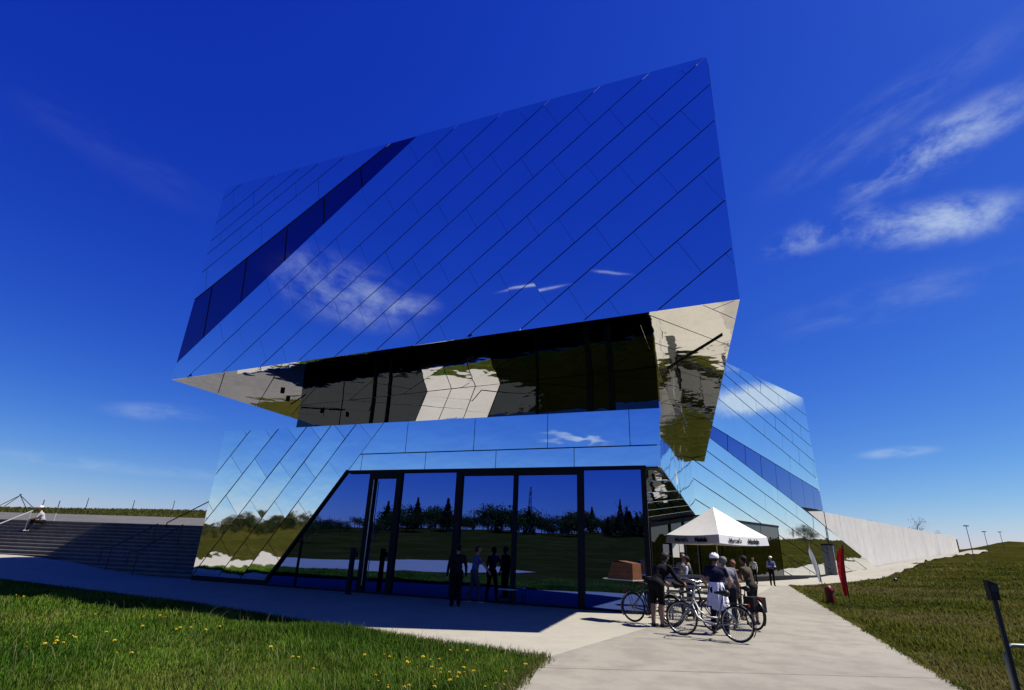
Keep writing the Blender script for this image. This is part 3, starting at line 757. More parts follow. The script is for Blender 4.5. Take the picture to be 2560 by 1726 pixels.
blades('broad_weeds', x, y, RNG.uniform(.06, .16, len(x)), RNG.uniform(.018, .04, len(x)), np.array([[.075, .155, .022]])*RNG.uniform(.6, 1.3, (len(x), 1)), 1.1)
# rough grass on the right
n = 330000
r = np.exp(RNG.uniform(math.log(6.0), math.log(95), n)); t = RNG.uniform(R(22), R(62), n)
x, y = r*np.sin(t), r*np.cos(t)
lawn_r = [(6.74, 8.94), (19.41, 39.27), (22.55, 41.6), (37.6, 56.6), (63.0, 84.5), (93.5, 109.5), (120, 90), (120, 0), (3, -1)]
k = in_poly(x, y, lawn_r); x, y, r = x[k], y[k], r[k]
cl = np.clip(.5+.5*vnoise(x, y, .9, 7)+.3*vnoise(x, y, 3.4, 9), 0, 1)
dry = np.clip(np.exp(-(((x-22)/6)**2+((y-36)/5)**2))+1.1*np.clip(vnoise(x, y, 3.4, 15)-.15, 0, 1), 0, 1)
cols = grass_cols(x, y, PAL_R, 2.6, 5)*(1-.75*dry[:, None])+dry[:, None]*np.array([[.30, .25, .085]])*RNG.uniform(.6, 1.3, (len(x), 1))*.75
blades('rough_grass', x, y, (.06+.20*cl**1.6)*RNG.uniform(.5, 1.35, len(x))*(1-.5*dry), .006+.0012*r, cols, .8)
n = 60000                                                         # grass on the berm and far bank, seen at the skyline
x = RNG.uniform(-150, -20, n); y = RNG.uniform(45, 130, n); c = .6*x+.8*y
k = ((x-STB[0])*STN[0]+(y-STB[1])*STN[1] > 15) & ((x-STB[0])*STD[0]+(y-STB[1])*STD[1] > -6); x, y = x[k], y[k]; r = np.hypot(x, y)
blades('berm_grass', x, y, RNG.uniform(.06, .24, len(x)), .04+.0006*r, grass_cols(x, y, [(.045, .065, .012), (.075, .10, .018), (.12, .13, .035), (.16, .15, .06)], 9, 6), .8)

# dandelions
YEL = simple('dandelion_yellow', (.85, .60, .02), .6, 0, .12, 60); STALK = simple('flower_stalk', (.08, .14, .03), .6)
FL = [(-12.39, 15.24), (-12.16, 15.1), (-11.78, 15.27), (-11.58, 15.22), (-8.26, 12.27), (-7.19, 12.08), (-7.22, 12.2), (-6.92, 12.16), (-6.81, 12.07), (-7.12, 12.72), (-7.07, 12.46), (-6.82, 12.27), (-6.49, 11.01), (-5.84, 10.88), (-5.82, 10.93), (-6.02, 11.57), (-6.04, 11.68), (-5.63, 10.94), (-5.62, 11.24), (-5.36, 10.81), (-5.01, 9.93), (-6.95, 8.9), (-6.74, 8.69), (-6.98, 9.47), (-6.78, 9.15), (-6.64, 9.11), (-6.8, 9.36), (-6.54, 9.13), (-6.91, 9.72), (-6.84, 9.74), (-6.74, 9.73), (-6.69, 9.54), (-6.61, 10.21), (-6.61, 10.3), (-5.29, 8.56), (-5.18, 8.59), (-5.97, 9.48), (-3.52, 9.33), (-2.87, 8.63), (-2.36, 8.0), (-5.29, 11.19), (-3.97, 8.95), (-3.85, 8.91), (-2.87, 8.65), (-2.37, 8.03), (-1.99, 9.08), (-1.71, 9.0), (-1.63, 8.89), (-1.63, 9.18), (-1.34, 8.94), (-1.37, 8.66), (-1.28, 8.76), (-1.27, 8.49), (-1.18, 8.28), (-1.17, 9.18), (-0.96, 8.83), (-0.92, 8.89), (-0.93, 8.3), (-0.83, 8.17), (-0.8, 8.21), (-0.77, 7.97), (-0.64, 8.03), (-0.54, 7.93), (-0.57, 7.84), (-0.53, 8.35), (-0.46, 7.94), (-0.57, 7.66), (-0.29, 8.21), (-0.5, 9.68), (-0.86, 9.63), (-1.41, 7.42), (-1.3, 7.13), (-1.23, 7.19), (-1.15, 7.22), (-1.04, 7.17), (-0.8, 7.24), (-0.78, 7.55), (-0.13, 7.34), (0.01, 7.55), (0.05, 7.49), (0.11, 8.16), (0.29, 8.85), (0.36, 8.73), (-1.57, 7.68)]
d0 = empty('dandelion', (0, 0, 0), 0, 'yellow dandelion in flower in the long lawn grass', 'flower', 'dandelions in the lawn')
mb = MB()
for ring, (rad, z, m) in enumerate(((.026, .012, 14), (.017, .020, 11))):
    for j in range(m):
        a = 2*math.pi*(j+.5*ring)/m
        mb.add([(0, 0, z*.4), (rad*math.cos(a-.2), rad*math.sin(a-.2), z), (rad*1.12*math.cos(a), rad*1.12*math.sin(a), z+.002), (rad*math.cos(a+.2), rad*math.sin(a+.2), z)], [(0, 1, 2, 3)])
mb.ball((0, 0, .014), .011, 8, 5)
h_ = mb.build('flower_head', YEL, d0); h_.location = (0, 0, .17)
s_ = MB().tube([(0, 0, 0), (.012, .006, .09), (0, 0, .175)], .0035, 6).build('stalk', STALK, d0)
for i, (x, y) in enumerate(FL):
    o = d0 if i == 0 else copy_tree(d0)
    o.location = (x, y, float(height(x, y))-random.uniform(0, .03)); o.rotation_euler = (random.uniform(-.35, .35), random.uniform(-.35, .35), random.uniform(0, 6))
    sc = random.uniform(.55, .95); o.scale = (sc, sc, 1)

# ------------------------------------------------------------------ people
def bone_mesh(bones, n=12):
    mb = MB()
    for (p, q, r0, r1, *_x) in bones: mb.capsule(p, q, r0, r1, n)
    return mb
def V3(*a): return Vector(a)
def person(label, loc, yaw, ht=1.75, lean=0.0, top=(.02, .02, .03), bottom=(.02, .02, .03), skin=(.42, .25, .17), shoes=(.03, .03, .03), hair=(.05, .04, .03),
           sleeve=.55, legwear=1.0, arms=('down', 'down'), step=0.0, spread=.10, head=0.0, hat=None, sit=False, build=1.0, far=False, skirt=None, pack=None, top2=None, long_hair=False):
    """one continuous body; yaw 0 faces +y (away from the camera), angles in degrees; arms: (left, right) poses"""
    k = ht/1.75
    e = empty('person', loc, R(yaw), label, 'person')
    hipz = .93 if not sit else .50
    L = R(lean)
    def up(d, side=0.0): return V3(side, d*math.sin(L), d*math.cos(L))
    pel = V3(0, 0, hipz); hipL, hipR = pel+V3(-.085*build, 0, -.02), pel+V3(.085*build, 0, -.02)
    waist = pel+up(.17); chest = pel+up(.36); neck0 = pel+up(.50); shL, shR = pel+up(.455, -.175*build), pel+up(.455, .175*build)
    hd = R(lean*.55+head); hdir = V3(0, math.sin(hd), math.cos(hd))
    neck1 = neck0+hdir*.08; hc = neck0+hdir*.185+V3(0, .015, 0)
    if sit:
        knL, knR = hipL+V3(-.06, .43, .04), hipR+V3(.06, .43, .04); anL, anR = knL+V3(0, .05, -.43), knR+V3(0, .12, -.43)
    else:
        anL, anR = V3(-spread, -step*.5, .085), V3(spread, step*.5, .085)
        knL, knR = hipL.lerp(anL, .5)+V3(-.005, .03+abs(step)*.06, .0), hipR.lerp(anR, .5)+V3(.005, .03+abs(step)*.06, .0)
    B = []                                                        # p, q, r0, r1, region
    b = build
    B += [(pel+V3(-.06*b, -.02, 0), pel+V3(.06*b, -.02, 0), .115*b, .115*b, 'bot'), (pel, waist, .128*b, .115*b, 'hip'), (waist+V3(-.035, 0, 0), waist+V3(.035, 0, 0), .108*b, .108*b, 'top'),
          (waist, chest, .118*b, .130*b, 'top'), (chest+V3(-.07*b, 0, 0), chest+V3(.07*b, 0, 0), .115*b, .115*b, 'top'), (shL+V3(.05, 0, -.01), shR+V3(-.05, 0, -.01), .072*b, .072*b, 'top'),
          (chest, neck0, .105*b, .060, 'top'), (neck0, neck1, .055, .050, 'skin'),
          (hc+hdir*.035+V3(0, -.02, 0), hc+hdir*.02+V3(0, .02, 0), .088, .085, 'head'), (hc, hc-hdir*.065+V3(0, .035, 0), .078, .050, 'head'),
          (hc+V3(0, .085, -.012), hc+V3(0, .108, -.03), .014, .015, 'head'), (hc+V3(-.082, -.005, -.01), hc+V3(-.086, -.012, .02), .016, .018, 'head'), (hc+V3(.082, -.005, -.01), hc+V3(.086, -.012, .02), .016, .018, 'head')]
    for hp, kn, an, sx in ((hipL, knL, anL, -1), (hipR, knR, anR, 1)):
        th = .096*b if legwear > .99 else .106*b
        B += [(hp, kn, th, .066*b if legwear > .9 else .060*b, 'thigh'), (kn, kn.lerp(an, .35)+V3(0, -.015, 0), .057*b, .056*b, 'shin'), (kn.lerp(an, .3)+V3(0, -.015, 0), an, .062*b if legwear > .9 else .054*b, .054*b if legwear > .9 else .038*b, 'shin'),
              (an+V3(0, -.035, -.045), an+V3(sx*.02, .15, -.055), .040, .034, 'shoe'), (an, an+V3(0, 0, -.04), .042, .043, 'shoe')]
    for sh, sx, pose in ((shL, -1, arms[0]), (shR, 1, arms[1])):
        if pose == 'down': el, wr = sh+V3(sx*.07, -.02, -.29), sh+V3(sx*.09, .05, -.54)
        elif pose == 'bars': el, wr = sh+V3(sx*.10, .12, -.25), sh+V3(sx*.08, .36, -.35)
        elif pose == 'reach': el, wr = sh+V3(sx*.05, .20, -.22), sh+V3(sx*.02, .36, -.42)
        elif pose == 'hip': el, wr = sh+V3(sx*.19, -.08, -.23), sh+V3(sx*.02, .03, -.42)
        elif pose == 'face': el, wr = sh+V3(sx*.06, .14, -.25), sh+V3(-sx*.06, .20, -.02)
        elif pose == 'hold': el, wr = sh+V3(sx*.08, .02, -.28), sh+V3(-sx*.06, .26, -.26)
        elif pose == 'lap': el, wr = sh+V3(sx*.09, .10, -.26), sh+V3(-sx*.02, .33, -.32)
        B += [(sh, el, .055*b, .042*b, 'uarm'), (el, wr, .041*b, .029*b, 'farm')]
        d = (wr-el).normalized(); sd_ = V3(sx, 0, 0) if abs(d.x) < .8 else V3(0, 1, 0); w = d.cross(sd_).normalized(); nn = d.cross(w).normalized()
        palm = wr+d*.075
        B += [(wr, palm, .029, .036, 'hand')]
        if not far:
            for q, (o_, ln) in enumerate(((-.027, .066), (-.009, .076), (.009, .072), (.026, .056))):
                f0 = palm+w*o_; f1 = f0+d*ln*.6; f2 = f1+(d*.6+nn*.8*(1 if sx > 0 else 1)).normalized()*ln*.5
                B += [(f0, f1, .0115, .0105, 'hand'), (f1, f2, .0105, .009, 'hand')]
            B += [(wr+d*.03+w*-.025, wr+d*.075+w*-.062+nn*.012, .013, .010, 'hand')]
    B = [(p*k, q*k, r0*k, r1*k, rg) for p, q, r0, r1, rg in B]
    src = bone_mesh(B).build('tmp_body', DARK)
    m = src.modifiers.new('r', 'REMESH'); m.mode = 'VOXEL'; m.voxel_size = .024 if far else .0125
    s = src.modifiers.new('s', 'SMOOTH'); s.factor = .5; s.iterations = 2 if far else 4
    dg = bpy.context.evaluated_depsgraph_get(); me = bpy.data.meshes.new_from_object(src.evaluated_get(dg))
    bpy.data.objects.remove(src)
    me.materials.clear()
    tag = '%.2f_%.2f_%.2f' % tuple(top)
    mats = [simple('skin_%.2f' % skin[0], skin, .5, 0, .08, 30), simple('cloth_'+tag, top, .85, 0, .14, 14, .5, .02), simple('cloth_%.2f_%.2f_%.2f' % tuple(bottom), bottom, .85, 0, .14, 14, .5, .02), simple('shoe_%.2f' % shoes[0], shoes, .6, 0, .2, 20),
            simple('cloth_%.2f_%.2f_%.2f' % tuple(top2 or top), top2 or top, .85, 0, .14, 14, .5, .02)]
    for mm in mats: me.materials.append(mm)
    nf_ = len(me.polygons); cen = np.empty(nf_*3); me.polygons.foreach_get('center', cen); cen = cen.reshape(-1, 3)
    best = np.full(nf_, 1e9); lab = np.zeros(nf_, int)
    for p, q, r0, r1, rg in B:
        P, D = np.array(p), np.array(q)-np.array(p); dd = max(D@D, 1e-9)
        tt = np.clip((cen-P)@D/dd, 0, 1); dist = np.linalg.norm(cen-P-tt[:, None]*D, axis=1)-(r0+(r1-r0)*tt)
        lb = {'bot': 2, 'hip': 2, 'top': 1, 'skin': 0, 'head': 0, 'hand': 0, 'shoe': 3}.get(rg)
        if rg == 'hip': v = np.where(tt < .35, 2, 1)
        elif rg == 'thigh': v = np.where(tt < (legwear*2 if legwear < .5 else 2), 2, 0)
        elif rg == 'shin': v = np.full(nf_, 2 if legwear > .9 else 0)
        elif rg == 'uarm': v = np.where(tt < sleeve*1.0 if sleeve < 1 else tt < 2, 4 if top2 else 1, 0)
        elif rg == 'farm': v = np.full(nf_, (4 if top2 else 1) if sleeve > 1.2 else 0)
        else: v = np.full(nf_, lb)
        up_ = dist < best; best[up_] = dist[up_]; lab[up_] = v[up_]
    me.polygons.foreach_set('material_index', lab.astype(np.int32)); me.polygons.foreach_set('use_smooth', [True]*nf_); me.update()
    link('body', me, e)
    HC = hc*k; hr = .097*k
    fwd = V3(0, math.cos(hd*.5), -math.sin(hd*.5)*.4).normalized()
    if not far:
        ey = MB()
        for sx in (-1, 1): ey.ball(HC+V3(sx*.033*k, .086*k, .012*k), .011*k, 8, 5)
        ey.build('eyes', BLACKP, e, True)
        MB().capsule(HC+V3(-.02*k, .088*k, -.052*k), HC+V3(.02*k, .088*k, -.052*k), .006*k, .006*k, 8).build('mouth', simple('lips', (.30, .10, .08), .5), e, True)
    hm = simple('hair_%.2f' % hair[0], hair, .7, 0, .3, 40, .6, .01)
    if hat == 'helmet':
        mb = MB(); c = HC+V3(0, -.012, .050)*k
        mb.ball(c, .118*k, 18, 10, 0, (.95, 1.22, .82)); keep = [f for f in mb.f if sum(mb.v[i][2] for i in f)/len(f) > c.z-.035*k]
        mb.f = keep; mb.mi = [0]*len(keep)
        hm_ = mb.build('helmet', simple('helmet_white', (1.25, 1.23, 1.26), .3), e, True)
        for a0 in (-.055, 0, .055):
            MB().tube([c+V3(a0*k, -math.cos(t_)*.128*k*(1-abs(a0)*3), math.sin(t_)*.093*k*(1-abs(a0)*2.4)) for t_ in np.linspace(.55, math.pi-.6, 8)], [.004*k]+[.011*k]*6+[.004*k], 6).build('vent', BLACKP, hm_)
        MB().ball(HC+V3(0, -.012, .03)*k, .098*k, 12, 8, 0, (1, 1.15, .95)).build('hair', hm, e, True)
        MB().tube([HC+V3(sx_*.085, .02, .03)*k if 1 else 0 for sx_ in (-1,)]+[HC+V3(0, .045, -.125)*k]+[HC+V3(.085, .02, .03)*k], .006*k, 6).build('chin_strap', BLACKP, e)
    else:
        cap = MB(); c = HC+V3(0, -.018, .03)*k
        cap.ball(c, hr*1.02, 14, 9, 0, (1, 1.06, .98))
        hobj = cap
        # open the face: keep only what lies above or behind the hairline
        keep = []
        for f in cap.f:
            z = sum(cap.v[i][2] for i in f)/len(f)-c.z; y_ = sum(cap.v[i][1] for i in f)/len(f)-c.y
            if z > .045*k or y_ < (-.02*k if not long_hair else .01*k): keep.append(f)
        cap.f = keep; cap.mi = [0]*len(keep)
        if long_hair: cap.capsule(c+V3(0, -.05, -.02)*k, c+V3(0, -.07, -.17)*k, .075*k, .05*k, 10)
        cap.build('hair', hm, e, True)
        if hat == 'cap':
            mb = MB(); c2 = HC+V3(0, 0, .055)*k
            mb.ball(c2, .104*k, 14, 8, 0, (1, 1.1, .80)); mb.prism([c2+V3(a_*k, b_*k, -.01) for a_, b_ in ((-.08, .07), (-.06, .17), (0, .19), (.06, .17), (.08, .07))], (0, 0, .012))
            mb.build('cap', simple('white_cap', (1.2, 1.2, 1.2), .7), e, True)
        if hat == 'dark_cap':
            mb = MB(); c2 = HC+V3(0, 0, .055)*k
            mb.ball(c2, .104*k, 14, 8, 0, (1, 1.1, .80)); mb.prism([c2+V3(a_*k, b_*k, -.01) for a_, b_ in ((-.08, .07), (-.06, .17), (0, .19), (.06, .17), (.08, .07))], (0, 0, .012))
            mb.build('cap', simple('dark_cap', (.02, .02, .025), .7), e, True)
    if skirt:                                                    # a jacket knotted round the waist, hanging over seat and thighs
        mb = MB(); nseg = 26; rows = ((.17, .145, .135), (.08, .165, .155), (-.06, .185, .17), (-.20, .195, .18), (-.33, .20, .185)); a0, a1 = R(150), R(390)
        for t_, dr in ((0, 0.0), (1, .012)):
            for i, (dz, rx, ry) in enumerate(rows):
                for j in range(nseg):
                    a = a0+(a1-a0)*j/(nseg-1); fo = .016*i*math.sin(j*1.9+.6*i)
                    lowr = -.10*max(0, math.sin(a*1.5+.6)) if i == 4 else 0
                    mb.v.append(tuple((pel+V3((rx+fo-dr)*math.cos(a), (ry+fo-dr)*math.sin(a), dz+lowr))*k))
        N_ = nseg*len(rows)
        for i in range(len(rows)-1):
            for j in range(nseg-1):
                q = i*nseg+j; mb.f += [(q, q+1, q+nseg+1, q+nseg), (N_+q, N_+q+nseg, N_+q+nseg+1, N_+q+1)]; mb.mi += [0, 0]
        j_ = mb.build('tied_jacket', simple('jacket_white', skirt, .8, 0, .06, 10, .4, .02), e, True)
        MB().capsule((pel+V3(-.15, .10, .15))*k, (pel+V3(-.02, .17, .13))*k, .035*k, .03*k, 8).capsule((pel+V3(.15, .10, .15))*k, (pel+V3(.02, .17, .13))*k, .035*k, .03*k, 8).build('jacket_sleeve', simple('jacket_white', skirt), e, True)
    if pack:
        bp = MB(); c = pel+up(.30)+V3(0, -.19, 0)
        bp.capsule((c+V3(-.06, 0, -.14))*k, (c+V3(-.06, 0, .12))*k, .10*k, .09*k).capsule((c+V3(.06, 0, -.14))*k, (c+V3(.06, 0, .12))*k, .10*k, .09*k)
        bp.build('backpack', simple('backpack_dark', pack, .8), e, True)
    return e

def G(x, y): return (x, y, .014)
SK = (.46, .27, .19); SK2 = (.36, .20, .13)
person('person in black shorts and dark cap bending over the bicycle with the brown box', G(3.86, 14.75), -58, 1.84, 36, (.008, .008, .010), (.007, .007, .009), SK, (.05, .045, .04), sleeve=1.4, legwear=.5, arms=('bars', 'bars'), hat='dark_cap', step=.10, spread=.09, build=1.22)
person('person in white helmet and navy T-shirt with a white jacket tied round the waist', G(5.02, 13.72), -24, 1.76, 8, (.012, .012, .045), (.012, .013, .035), SK, (.02, .02, .025), sleeve=.6, legwear=1, arms=('bars', 'bars'), hat='helmet', skirt=(1.15, 1.14, 1.20), step=-.12, spread=.14, head=8, build=1.1)
person('grey haired person in grey T-shirt seen from behind beside the white helmet', G(5.82, 15.1), -8, 1.74, 24, (.24, .24, .28), (.03, .032, .05), SK, (.04, .04, .04), (.26, .26, .24), sleeve=.7, arms=('reach', 'down'), build=1.25)
person('person with auburn hair in an orange brown top among the cyclists', G(6.85, 17.2), 150, 1.62, 6, (.30, .11, .06), (.05, .04, .04), SK2, (.05, .04, .04), (.16, .05, .02), sleeve=.5, arms=('hold', 'down'), long_hair=True)
person('person in olive brown T-shirt with a bare arm hanging, right of the cyclists', G(6.78, 15.9), 35, 1.76, 16, (.11, .085, .055), (.03, .028, .026), SK2, (.04, .04, .04), (.02, .016, .012), sleeve=.6, legwear=.5, arms=('reach', 'down'))
person('person in white shirt with a hand to the face by the glass wing', G(16.95, 39.0), 120, 1.70, 4, (.74, .74, .74), (.012, .012, .014), SK, (.02, .02, .02), (.16, .12, .09), sleeve=1.4, arms=('down', 'face'), far=True)
person('person in white cap and blue jacket looking down before the glass wing', G(17.62, 38.0), 170, 1.84, 10, (.08, .13, .42), (.012, .012, .014), SK, (.02, .02, .02), sleeve=1.4, arms=('hold', 'hold'), hat='cap', head=18, far=True, top2=(.50, .54, .68))
person('dark haired person in beige shirt behind the blue cool box at the entrance', G(6.22, 20.0), 165, 1.76, 3, (.42, .38, .31), (.12, .11, .10), SK, (.04, .04, .04), (.014, .011, .01), sleeve=.8, arms=('hold', 'hold'), far=True)
person('red haired person in dark clothes standing under the white umbrella', G(6.72, 18.2), 20, 1.80, 3, (.025, .025, .03), (.03, .03, .035), SK2, (.03, .03, .03), (.17, .05, .025), sleeve=1.4, far=True)
person('person in white shirt and navy waistcoat half hidden left of the white helmet', G(5.62, 17.4), 60, 1.68, 10, (.02, .022, .05), (.03, .03, .04), SK, (.03, .03, .03), (.03, .02, .015), sleeve=1.4, arms=('hold', 'reach'), far=True, top2=(.76, .76, .80))
person('person in dark clothes standing in the shade in front of the glass front', G(-1.42, 17.75), 15, 1.76, 2, (.016, .016, .018), (.012, .012, .014), SK, (.012, .012, .012), (.015, .012, .01), sleeve=1.4, arms=('down', 'down'), build=1.15)
person('person in light blue shirt walking in the shade beside the glass', G(-.95, 18.95), -75, 1.74, 8, (.09, .14, .34), (.07, .07, .085), SK, (.45, .44, .42), (.04, .03, .02), sleeve=.7, arms=('down', 'reach'), step=.36)
sp = on_stairs(11.15, 3.1)
person('person in white cap and striped light shirt sitting on the sunlit stairs at far left', (sp.x, sp.y, sp.z-.10), 120, 1.80, 22, (.50, .50, .54), (.012, .012, .014), SK, (.6, .6, .6), sleeve=.8, arms=('lap', 'lap'), hat='cap', sit=True, far=True)

# ------------------------------------------------------------------ bicycles
ALU = simple('silver_bicycle_paint', (.26, .26, .27), .42, .6, .05); BIKEB = simple('black_bicycle_paint', (.012, .012, .014), .25)
CHROME = simple('chrome', (.34, .34, .34), .3, 1.0, .03); SADDLE = simple('saddle_black', (.015, .015, .015), .5)
BOXM = simple('brown_cargo_box_wood', (.21, .075, .022), .55, 0, .22, 5); TRAY = simple('pale_tray_board', (.62, .58, .50), .6)
LIGHTR = simple('red_reflector', (.5, .01, .01), .2)
def wheel(parent, y, rad, rim_mat, steer=0.0, spokes=28, zc=None):
    w = empty('wheel', (0, y, rad), steer); w.parent = parent
    ring = [(0, math.cos(t)*(rad-.019), math.sin(t)*(rad-.019)) for t in np.linspace(0, 2*math.pi, 41)[:-1]]
    MB().tube(ring, .019, 8, 0, True).build('tyre', RUBBER, w, True)
    ring = [(0, math.cos(t)*(rad-.043), math.sin(t)*(rad-.043)) for t in np.linspace(0, 2*math.pi, 41)[:-1]]
    MB().tube(ring, .010, 6, 0, True).build('rim', rim_mat, w, True)
    sp_ = MB()
    for i in range(spokes):
        a = 2*math.pi*i/spokes; b = a+(.35 if i % 2 else -.35)
        sp_.tube([((.025 if i % 4 < 2 else -.025), math.cos(b)*.02, math.sin(b)*.02), (0, math.cos(a)*(rad-.045), math.sin(a)*(rad-.045))], .0024, 4)
    sp_.tube([(-.045, 0, 0), (.045, 0, 0)], .021, 10)
    sp_.build('spokes', CHROME, w)
    return w
def bicycle(label, rear, frontp, paint, rim, low=False, steer=0.0, basket=False, box=False, pannier=False, rad=.355, lean=0.0):
    """rear / frontp: ground contact points of the two wheels (world)"""
    rx, ry = rear; fx, fy = frontp; L = math.dist(rear, frontp)
    e = empty('bicycle', (rx, ry, .014), math.atan2(-(fx-rx), fy-ry), label, 'bicycle'); e.rotation_euler.y = lean
    wheel(e, 0, rad, rim); wheel(e, L, rad, rim, steer)
    bb = V3(0, .43, .29); st = V3(0, .27, .80); ht, hb = V3(0, L-.34, .92), V3(0, L-.26, .66); ra = V3(0, 0, rad)
    f = MB()
    if low:
        f.tube([hb, V3(0, L-.36, .42), V3(0, L-.52, .32), bb+V3(0, .05, .01), bb], .024, 8); f.tube([V3(0, L-.30, .78), V3(0, L-.42, .54), V3(0, L-.6, .43), V3(0, .40, .43)], .018, 8)
    else:
        f.tube([hb, bb], .021, 8); f.tube([ht, st-V3(0, 0, .05)], .019, 8)
    f.tube([bb, st], .018, 8); f.tube([ht+V3(0, 0, .02), hb], .023, 8)
    for sx in (-1, 1):
        f.tube([bb+V3(sx*.03, 0, 0), ra+V3(sx*.06, 0, 0)], .011, 6); f.tube([st-V3(0, 0, .10)+V3(sx*.015, 0, 0), ra+V3(sx*.06, 0, 0)], .010, 6)
    f.build('frame', paint, e, True)
    fk = empty('fork', (0, 0, 0)); fk.parent = e
    g = MB()
    for sx in (-1, 1): g.tube([hb+V3(sx*.045, .005, -.02), V3(sx*.05, L-.06, .42), V3(sx*.05, L, rad)], .013, 6)
    g.tube([hb+V3(-.05, 0, -.02), hb+V3(.05, 0, -.02)], .018, 8)
    g.build('fork_blades', paint, fk, True)
    hb_ = MB(); top = ht+V3(0, -.03, .16)
    hb_.tube([ht, top], .014, 8); cs, sn_ = math.cos(steer), math.sin(steer)
    def rot(p): return top+V3(p.x*cs-p.y*sn_, p.x*sn_+p.y*cs, p.z)
    hb_.tube([rot(V3(-.29, -.17, .02)), rot(V3(-.26, -.04, .05)), rot(V3(-.10, .04, .01)), rot(V3(.10, .04, .01)), rot(V3(.26, -.04, .05)), rot(V3(.29, -.17, .02))], .012, 8)
    hb_.build('handlebar', CHROME, e, True)
    MB().tube([rot(V3(-.292, -.18, .02)), rot(V3(-.275, -.07, .04))], .018, 8).build('grip', RUBBER, e, True)
    MB().tube([rot(V3(.292, -.18, .02)), rot(V3(.275, -.07, .04))], .018, 8).build('grip', RUBBER, e, True)
    MB().ball(ht+V3(0, .08, -.02), .045, 10, 6, 0, (1, .8, 1)).build('headlight', CHROME, e, True)
    s = MB(); s.capsule(st+V3(0, -.10, .13), st+V3(0, .02, .135), .075, .045); s.capsule(st+V3(0, .02, .135), st+V3(0, .15, .13), .045, .025); s.tube([st, st+V3(0, -.01, .12)], .013, 6)
    s.build('saddle', SADDLE, e, True)
    c = MB(); c.tube([bb+V3(-.07, 0, 0), bb+V3(.07, 0, 0)], .02, 8)
    c.tube([bb+V3(.055, math.cos(t)*.085, math.sin(t)*.085) for t in np.linspace(0, 2*math.pi, 25)[:-1]], .008, 4, 0, True)
    for t in range(5): c.tube([bb+V3(.055, 0, 0), bb+V3(.055, math.cos(t*1.257)*.085, math.sin(t*1.257)*.085)], .007, 4)
    for sx in (-1, 1):
        c.tube([bb+V3(sx*.07, 0, 0), bb+V3(sx*.08, sx*.12, -sx*.12)], .010, 6); c.box(tuple(bb+V3(sx*.08+(0 if sx > 0 else -.09), sx*.12-.03, -sx*.12-.012)), tuple(bb+V3(sx*.08+(.09 if sx > 0 else 0), sx*.12+.03, -sx*.12+.012)))
    c.tube([bb+V3(.055, .02, .085), ra+V3(.05, 0, .035)], .005, 4); c.tube([bb+V3(.055, .02, -.085), ra+V3(.05, 0, -.035)], .005, 4)
    c.build('crank', BLACKP, e)
    for y0, a0, a1 in ((0, R(60), R(215)), (L, R(15), R(150))):
        mg = MB(); k_ = 14; W = .032
        for i in range(k_+1):
            a = a0+(a1-a0)*i/k_
            for sx, dr in ((-1, 0), (0, .012), (1, 0)): mg.v.append((sx*W, y0+math.cos(a)*(rad+.022+dr), rad+math.sin(a)*(rad+.022+dr)))
        for i in range(k_):
            for j in range(2): q = i*3+j; mg.f.append((q, q+1, q+4, q+3)); mg.mi.append(0)
        mg.build('mudguard', BLACKP, e, True)
    rk = MB()
    for sx in (-1, 1):
        rk.tube([V3(sx*.06, .22, .74), V3(sx*.06, -.26, .74)], .008, 6); rk.tube([V3(sx*.06, -.14, .74), V3(sx*.06, 0, rad)], .007, 6)
    for i in range(4): rk.tube([V3(-.06, .18-.14*i, .74), V3(.06, .18-.14*i, .74)], .006, 6)
    rk.build('rack', BLACKP, e, True)
    MB().box((-.03, -.29, .70), (.03, -.27, .75)).build('reflector', LIGHTR, e)
    if basket:
        bk = MB(); c0_ = V3(0, L+.02, .80)
        for z, w_, d_ in ((0, .13, .09), (.09, .15, .105), (.18, .165, .12), (.26, .18, .13)):
            pts = [c0_+V3(a_*w_, b_*d_, z) for a_, b_ in ((-1, -1), (1, -1), (1, 1), (-1, 1))]
            bk.tube(pts, .005, 5, 0, True)
        for i in range(9):
            t = -1+i/4
            for b_ in (-1, 1): bk.tube([c0_+V3(t*.13, b_*.09, 0), c0_+V3(t*.18, b_*.13, .26)], .004, 4)
        bk.build('basket', BLACKP, e)
    if pannier:
        for sx in (-1, 1):
            MB().box((sx*.10-.045 if sx > 0 else -.19, -.24, .42), (.19 if sx > 0 else -.055, .12, .76)).build('pannier', simple('pannier_black', (.014, .014, .016), .7, 0, .2, 20, .4), e)
    if box:
        b_ = empty('cargo_box', (0, 0, 0)); b_.parent = e
        for sx in (-1, 1):
            for yy in (-.40, .02): MB().tube([V3(sx*.12, yy, 1.0), V3(sx*.07, yy*.4, .74)], .012, 6).build('stay', BLACKP, b_)
        q = [(-.22, -.66, 1.02), (.22, -.66, 1.02), (.22, .16, 1.02), (-.22, .16, 1.02), (-.20, -.48, 1.44), (.20, -.48, 1.44), (.20, .15, 1.42), (-.20, .15, 1.42)]
        MB().add(q, [(3, 2, 1, 0), (0, 1, 5, 4), (1, 2, 6, 5), (2, 3, 7, 6), (3, 0, 4, 7)]).add([(-.20, -.48, 1.44), (.20, -.48, 1.44), (.20, -.30, 1.475), (-.20, -.30, 1.475), (.20, .15, 1.42), (-.20, .15, 1.42)], [(0, 1, 2, 3), (3, 2, 4, 5)]).build('box_wall', BOXM, b_)
        for z in (1.10, 1.20, 1.30): MB().bar((.222, -.60+.4*(z-1.1), z), (.216, .155, z), .004, .006).build('groove', simple('box_groove', (.10, .035, .012), .7), b_)
        MB().box((-.26, -.78, .99), (.26, .18, 1.015)).build('tray', TRAY, b_)
    return e
